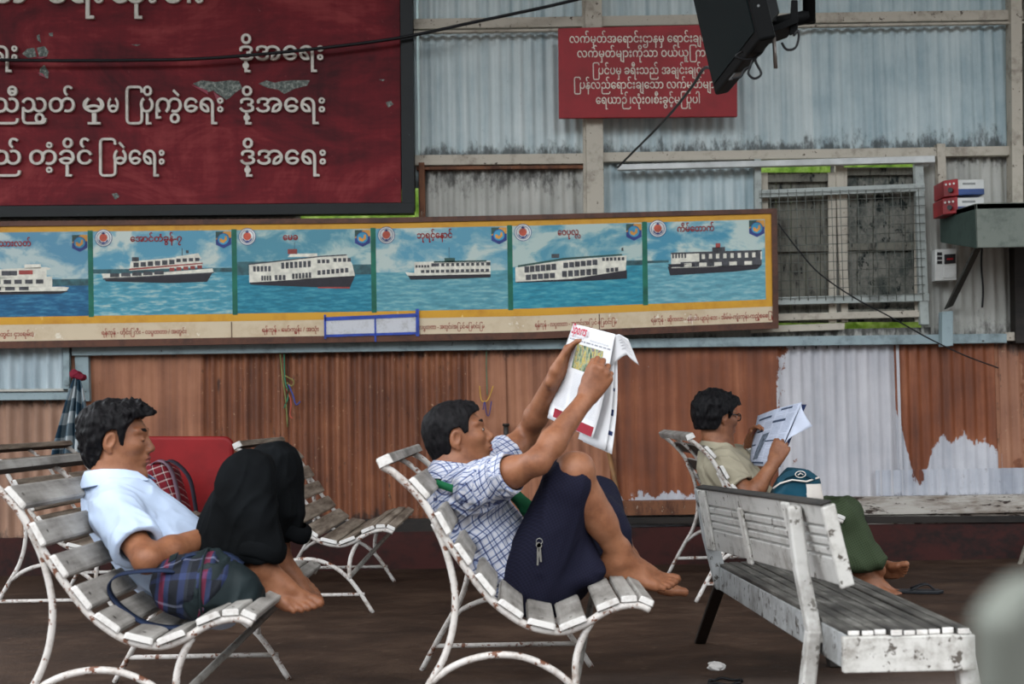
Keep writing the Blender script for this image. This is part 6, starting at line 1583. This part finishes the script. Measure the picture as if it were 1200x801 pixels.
mb = MB(); mb.prism([P(1106, 326, 8.374), P(1119, 325, 8.374), P(1119, 312, 8.374), P(1106, 313, 8.374)], (0, .01, 0)); mb.disc(P(1112, 319, 8.372), .012, 12); mb.build('socket', whp, sb, bevel=.002)
# ------------------------------------------------------------------ left: hatch, towel, red bench, red plaid bag
hatch = thing('window_2', P(20, 466, 8.45), kind='structure')
hm = sheet_mat('hatch_blue_white', (166, 180, 186), (188, 199, 202), (134, 150, 158), rust=(120, 116, 108), flake=(84, 80, 74), flake_amt=.68, rust_amt=.2)
rows = []; 
for j in range(8):
    y = 404+j*8.2; rows.append([W(x, y, .05)+Vector((0, .012*math.sin(x*.42), 0)) for x in [(-140+i*1.5) for i in range(147)]])
mb = MB(); mb.grid(rows); mb.build('hatch_sheet', hm, hatch, attrs={'dirt': [0]*len(mb.v)})
wpoly([(-140, 460), (80, 458), (80, 455), (-140, 457)], .085, .03, 'hatch_rail', white_t, hatch); wpoly([(74, 458), (81, 458), (81, 404), (74, 404)], .085, .03, 'hatch_stile', bluish_t, hatch); wpoly([(-140, 470), (84, 468), (84, 459), (-140, 461)], .07, .05, 'hatch_sill', bluish_t, hatch)
mb = MB(); mb.tube([W(78, 448, .09), W(78, 448, .11)], .016, 12); mb.build('bolt', bluish_t, hatch)
def gingham():
    t = NT('teal_gingham_towel', .85, .1); u = t.attr('pu'); v = t.attr('pv')
    a = t.math('GREATER_THAN', t.math('FRACT', t.math('DIVIDE', u, .12)), .5); b = t.math('GREATER_THAN', t.math('FRACT', t.math('DIVIDE', v, .15)), .52)
    t.color(t.ramp(t.math('ADD', t.math('MULTIPLY', a, .5), t.math('MULTIPLY', b, .45)), [(0, (34, 54, 68)), (.3, (98, 112, 120)), (.8, (172, 178, 180))], 'CONSTANT')); t.bump(t.noise(t.co(), 220, 2), .1, .001); return t.m
tw = thing('towel', P(92, 434, 8.35), 'teal and white checked cloth hanging from a nail on the left wall', 'cloth')
mb = MB(); rows = []; pu = []; pv_ = []; nn = 60
top = P(92, 440, 8.34)
for j in range(26):
    v = j/25; yy = 440+100*v; xl = 90-25*min(1, v*1.05)**.9; xr = 96+15*min(1, v*1.3)**.8; row = []
    for i in range(nn+1):
        u = i/nn; amp_ = .012+.035*v
        p = P(xl+(xr-xl)*u, yy+3*math.sin(u*9), 8.36); p.y -= .03+amp_*(1+math.sin(u*21+1.3*math.sin(v*3)))*.8; row.append(p); pu.append(u*.55+.03*math.sin(v*4)); pv_.append(v*.52+.02*math.sin(u*7))
    rows.append(row)
mb.grid(rows); o_ = mb.build('cloth', gingham(), tw, attrs={'pu': pu, 'pv': pv_}); q_ = o_.modifiers.new('thick', 'SOLIDIFY'); q_.thickness = .003
F = Field(*bbox([P(90, 437, 8.32)], .08), .003); F.cone(P(87, 438, 8.32), P(97, 442, 8.32), .026, .020, .01); F.displace(lambda x, y, z: -.007*folds(x, y, z, 50, (.5, 0, .8), 2, 1)); mb = MB(); mb.tube([P(91, 438, 8.32), P(91, 437, 8.56)], .006, 8); mb.build('nail', CB, tw); F.mesh('tied_knot', cloth_plain('maroon_cloth', (110, 30, 46), .2), tw)
rb_ = thing('upholstered_bench', P(225, 640, 7.3), 'red upholstered bench with rounded backrest behind the man in pale blue', 'bench')
rv = NT('worn_red_vinyl', .5, .3); c_ = rv.co(); rv.color(rv.ramp(rv.noise(c_, 3, 5, .6), [(.35, (118, 14, 18)), (.65, (148, 24, 28))])); rv = rv.m
YR = 8.28
poly = []
def rr_(x0, y0, x1, y1, r, n=6):
    out = []
    for cx_, cy_, a0 in ((x1-r, y0+r, 0), (x0+r, y0+r, 90), (x0+r, y1-r, 180), (x1-r, y1-r, 270)):
        for i in range(n+1):
            a = math.radians(a0+90*i/n); out.append((cx_+r*math.cos(a), cy_-r*math.sin(a)))
    return out
mb = MB(); mb.prism([P(x, y, YR) for x, y in rr_(122, 511, 273, 606, 12)], (0, .06, 0)); mb.build('backrest', rv, rb_, bevel=.02)
zs = P(220, 600, YR).z; x0_, x1_ = P(124, 600, YR).x, P(272, 600, YR).x
mb = MB(); mb.box((x0_, YR-.42, .30), (x1_, YR+.02, zs)); mb.build('seat', plain('black_vinyl', (24, 22, 22), .5, .3), rb_, bevel=.02)
for x_ in (x0_+.05, x1_-.05):
    for y_ in (YR-.36, YR): mb = MB(); mb.tube([(x_, y_, .31), (x_, y_, 0)], .018, 8); mb.build('leg', dark_t, rb_)
pb = thing('checked_bag', P(195, 612, 8.0), 'small red checked cloth bag on the red bench behind the man in pale blue', 'bag')
def redplaid():
    t = NT('red_white_check_cloth', .7, .2); u = t.attr('pu'); v = t.attr('pv')
    a = sine_stripes(t, u, [(0, (118, 24, 36)), (.5, (34, 34, 44)), (.62, (196, 182, 178)), (.70, (118, 24, 36))], .05); b = sine_stripes(t, v, [(0, (118, 24, 36)), (.55, (204, 192, 188)), (.72, (96, 20, 34))], .042)
    t.color(t.mix(.5, a, b)); return t.m
F = Field(*bbox([P(180, 560, 8.0), P(210, 605, 8.0)], .22), .005)
F.slab(XZ([(160, 612), (158, 560), (176, 543), (196, 540), (206, 552), (214, 580), (222, 609)], 7.97), 7.88, 8.12, .05, .03); F.displace(lambda x, y, z: -.008*folds(x, y, z, 14, (.3, 0, -.9), 3, 2))
o3 = _n3(P(190, 580, 8.0)); F.mesh('body', redplaid(), pb, 2, None, {'pu': lambda x, y, z: (x-o3[0])*.94+(z-o3[2])*.35+.5, 'pv': lambda x, y, z: (z-o3[2])*.94-(x-o3[0])*.35+(y-o3[1])*.3+.5})
for k, (x_, dx) in enumerate(((184, 0), (196, 6))):
    mb = MB(); pts = spline([P(x_-14, 552, 7.92), P(x_-2, 541, 7.88), P(x_+10, 545, 7.87), P(x_+18+dx, 562, 7.86), P(x_+24+dx, 590, 7.86), P(x_+26+dx, 606, 7.86)], 4); mb.grid([[p, p+Vector((.012, .03, .008))] for p in pts]); o_ = mb.build('strap', cloth_plain('dark_strap_%d' % k, (52, 48, 58) if k else (118, 96, 108), .2), pb); q_ = o_.modifiers.new('thick', 'SOLIDIFY'); q_.thickness = .004
# ------------------------------------------------------------------ wall odds and ends
tw1 = thing('twine_bundle', P(334, 420, YW-.05), 'green and yellow twine hanging down the brown tin wall', 'twine')
for i, (pts, c) in enumerate([([(328, 412), (331, 440), (335, 470), (337, 500)], (112, 116, 70)), ([(333, 414), (334, 445), (338, 462), (333, 478)], (44, 110, 84)), ([(338, 450), (343, 462), (347, 474), (352, 470)], (60, 80, 150)), ([(336, 455), (341, 470), (340, 486), (343, 490)], (178, 84, 66)), ([(334, 440), (344, 446), (342, 452), (336, 448)], (130, 120, 70))]):
    mb = MB(); mb.tube(spline([P(x, y, YW-.05) for x, y in pts], 5), .0045, 5); mb.build('strand', plain('twine_%s' % 'abcde'[i], c), tw1)
wl = thing('wire_strands', P(572, 410, YW-.04), 'thin coloured wires dangling on the brown tin wall above the reading man', 'wire')
for i, (pts, c) in enumerate([([(570, 408), (570, 430), (571, 463)], (80, 120, 96)), ([(566, 480), (568, 470), (570, 484), (573, 486), (576, 470)], (58, 62, 120)), ([(562, 452), (564, 468), (569, 470), (573, 466), (578, 452)], (190, 150, 60))]):
    mb = MB(); mb.tube(spline([P(x, y, YW-.04) for x, y in pts], 5), .003, 5); mb.build('strand', plain('wire_%s' % 'abc'[i], c), wl)
mb = MB(); mb.tube([P(593, 497, YW-.06), P(593, 524, YW-.06)], .016, 10); mb.tube([P(593, 496, YW-.06), P(593, 499, YW-.06)], .022, 10)
tag(mb.build('pipe', plain('dark_iron_pipe', (46, 42, 38), .5, .4, .3), None, P(593, 524, YW-.06)), 'short dark iron pipe end standing against the tin wall behind the reading man', 'pipe')
mb = MB(); mb.tube([P(713, 530, YW-.08), P(720, 560, YW-.10), P(727, 592, YW-.13)], [.012, .014, .012], 8); tag(mb.build('bamboo_stick', plain('bamboo', (128, 92, 58), .6), None, P(727, 592, YW-.13)), 'thin bamboo stick leaning on the wall right of the newspaper', 'stick')
mb = MB(); mb.tube([P(1192, 650, 8.1)+Vector((0, 0, -.09)), P(1202, 640, 8.3), P(1260, 600, 8.4)], .014, 8); tag(mb.build('stick', plain('grey_stick', (110, 104, 94), .7), None, P(1192, 650, 8.1)), 'grey stick leaning against the plinth at the far right', 'stick')
# litter
F = Field(*bbox([P(838, 738, 4.9)], .06), .0025); q_ = P(838, 738, 5.0); q_.z = .012; F = Field(*bbox([q_], .07), .003); F.ball(q_, (.03, .025, .014), .01); F.displace(lambda x, y, z: -.010*folds(x, y, z, 60, (1, 0, .2), 1.3, 3)); F.mesh('paper_scrap', plain('crumpled_paper', (206, 202, 198), .7), None, 0)
o_ = bpy.data.objects['paper_scrap']; tag(o_, 'crumpled white paper scrap on the floor by the white timber bench', 'litter')
# blurred white chair back close to the lens
fg = thing('chair_back', P(1190, 800, .46), 'out of focus pale chair back close by at the lower right corner', 'chair')
pale = plain('pale_plastic_chair', (100, 103, 97), .7, .1)
mb = MB(); rows = []
for j in range(14):
    v = j/13; row = []
    for i in range(13):
        u = i/12; x = 1140+(1300-1140)*u; yt = 668+26*(1-min(1, u*2.6))**2*2+10*u; p = P(x, yt+(900-yt)*v, .46+.05*math.sin(u*2)+.02*v); row.append(p)
    rows.append(row)
mb.grid(rows); o_ = mb.build('backrest', pale, fg); q_ = o_.modifiers.new('thick', 'SOLIDIFY'); q_.thickness = .012
for x_ in (1150, 1280):
    a3 = P(x_, 880, .48); mb = MB(); mb.tube([a3, (a3.x, a3.y, .42), (a3.x+.01, a3.y+.02, 0)], .016, 8); mb.build('leg', pale, fg)
mb = MB(); a3 = P(1140, 880, .48); mb.box((a3.x, a3.y-.30, .42), (a3.x+.12, a3.y+.01, .44)); mb.build('seat', pale, fg, bevel=.008)

q_ = P(850, 800, 4.75); q_.z = .006
mb = MB(); mb.tube([q_+Vector((.055*math.cos(a)+.004*math.sin(3*a), .05*math.sin(a), .003*math.sin(5*a))) for a in [2*math.pi*i/30 for i in range(29)]], .005, 6); tag(mb.build('cord_loop', CB, None, q_), 'loop of black cord lying on the floor at the bottom edge', 'cord')
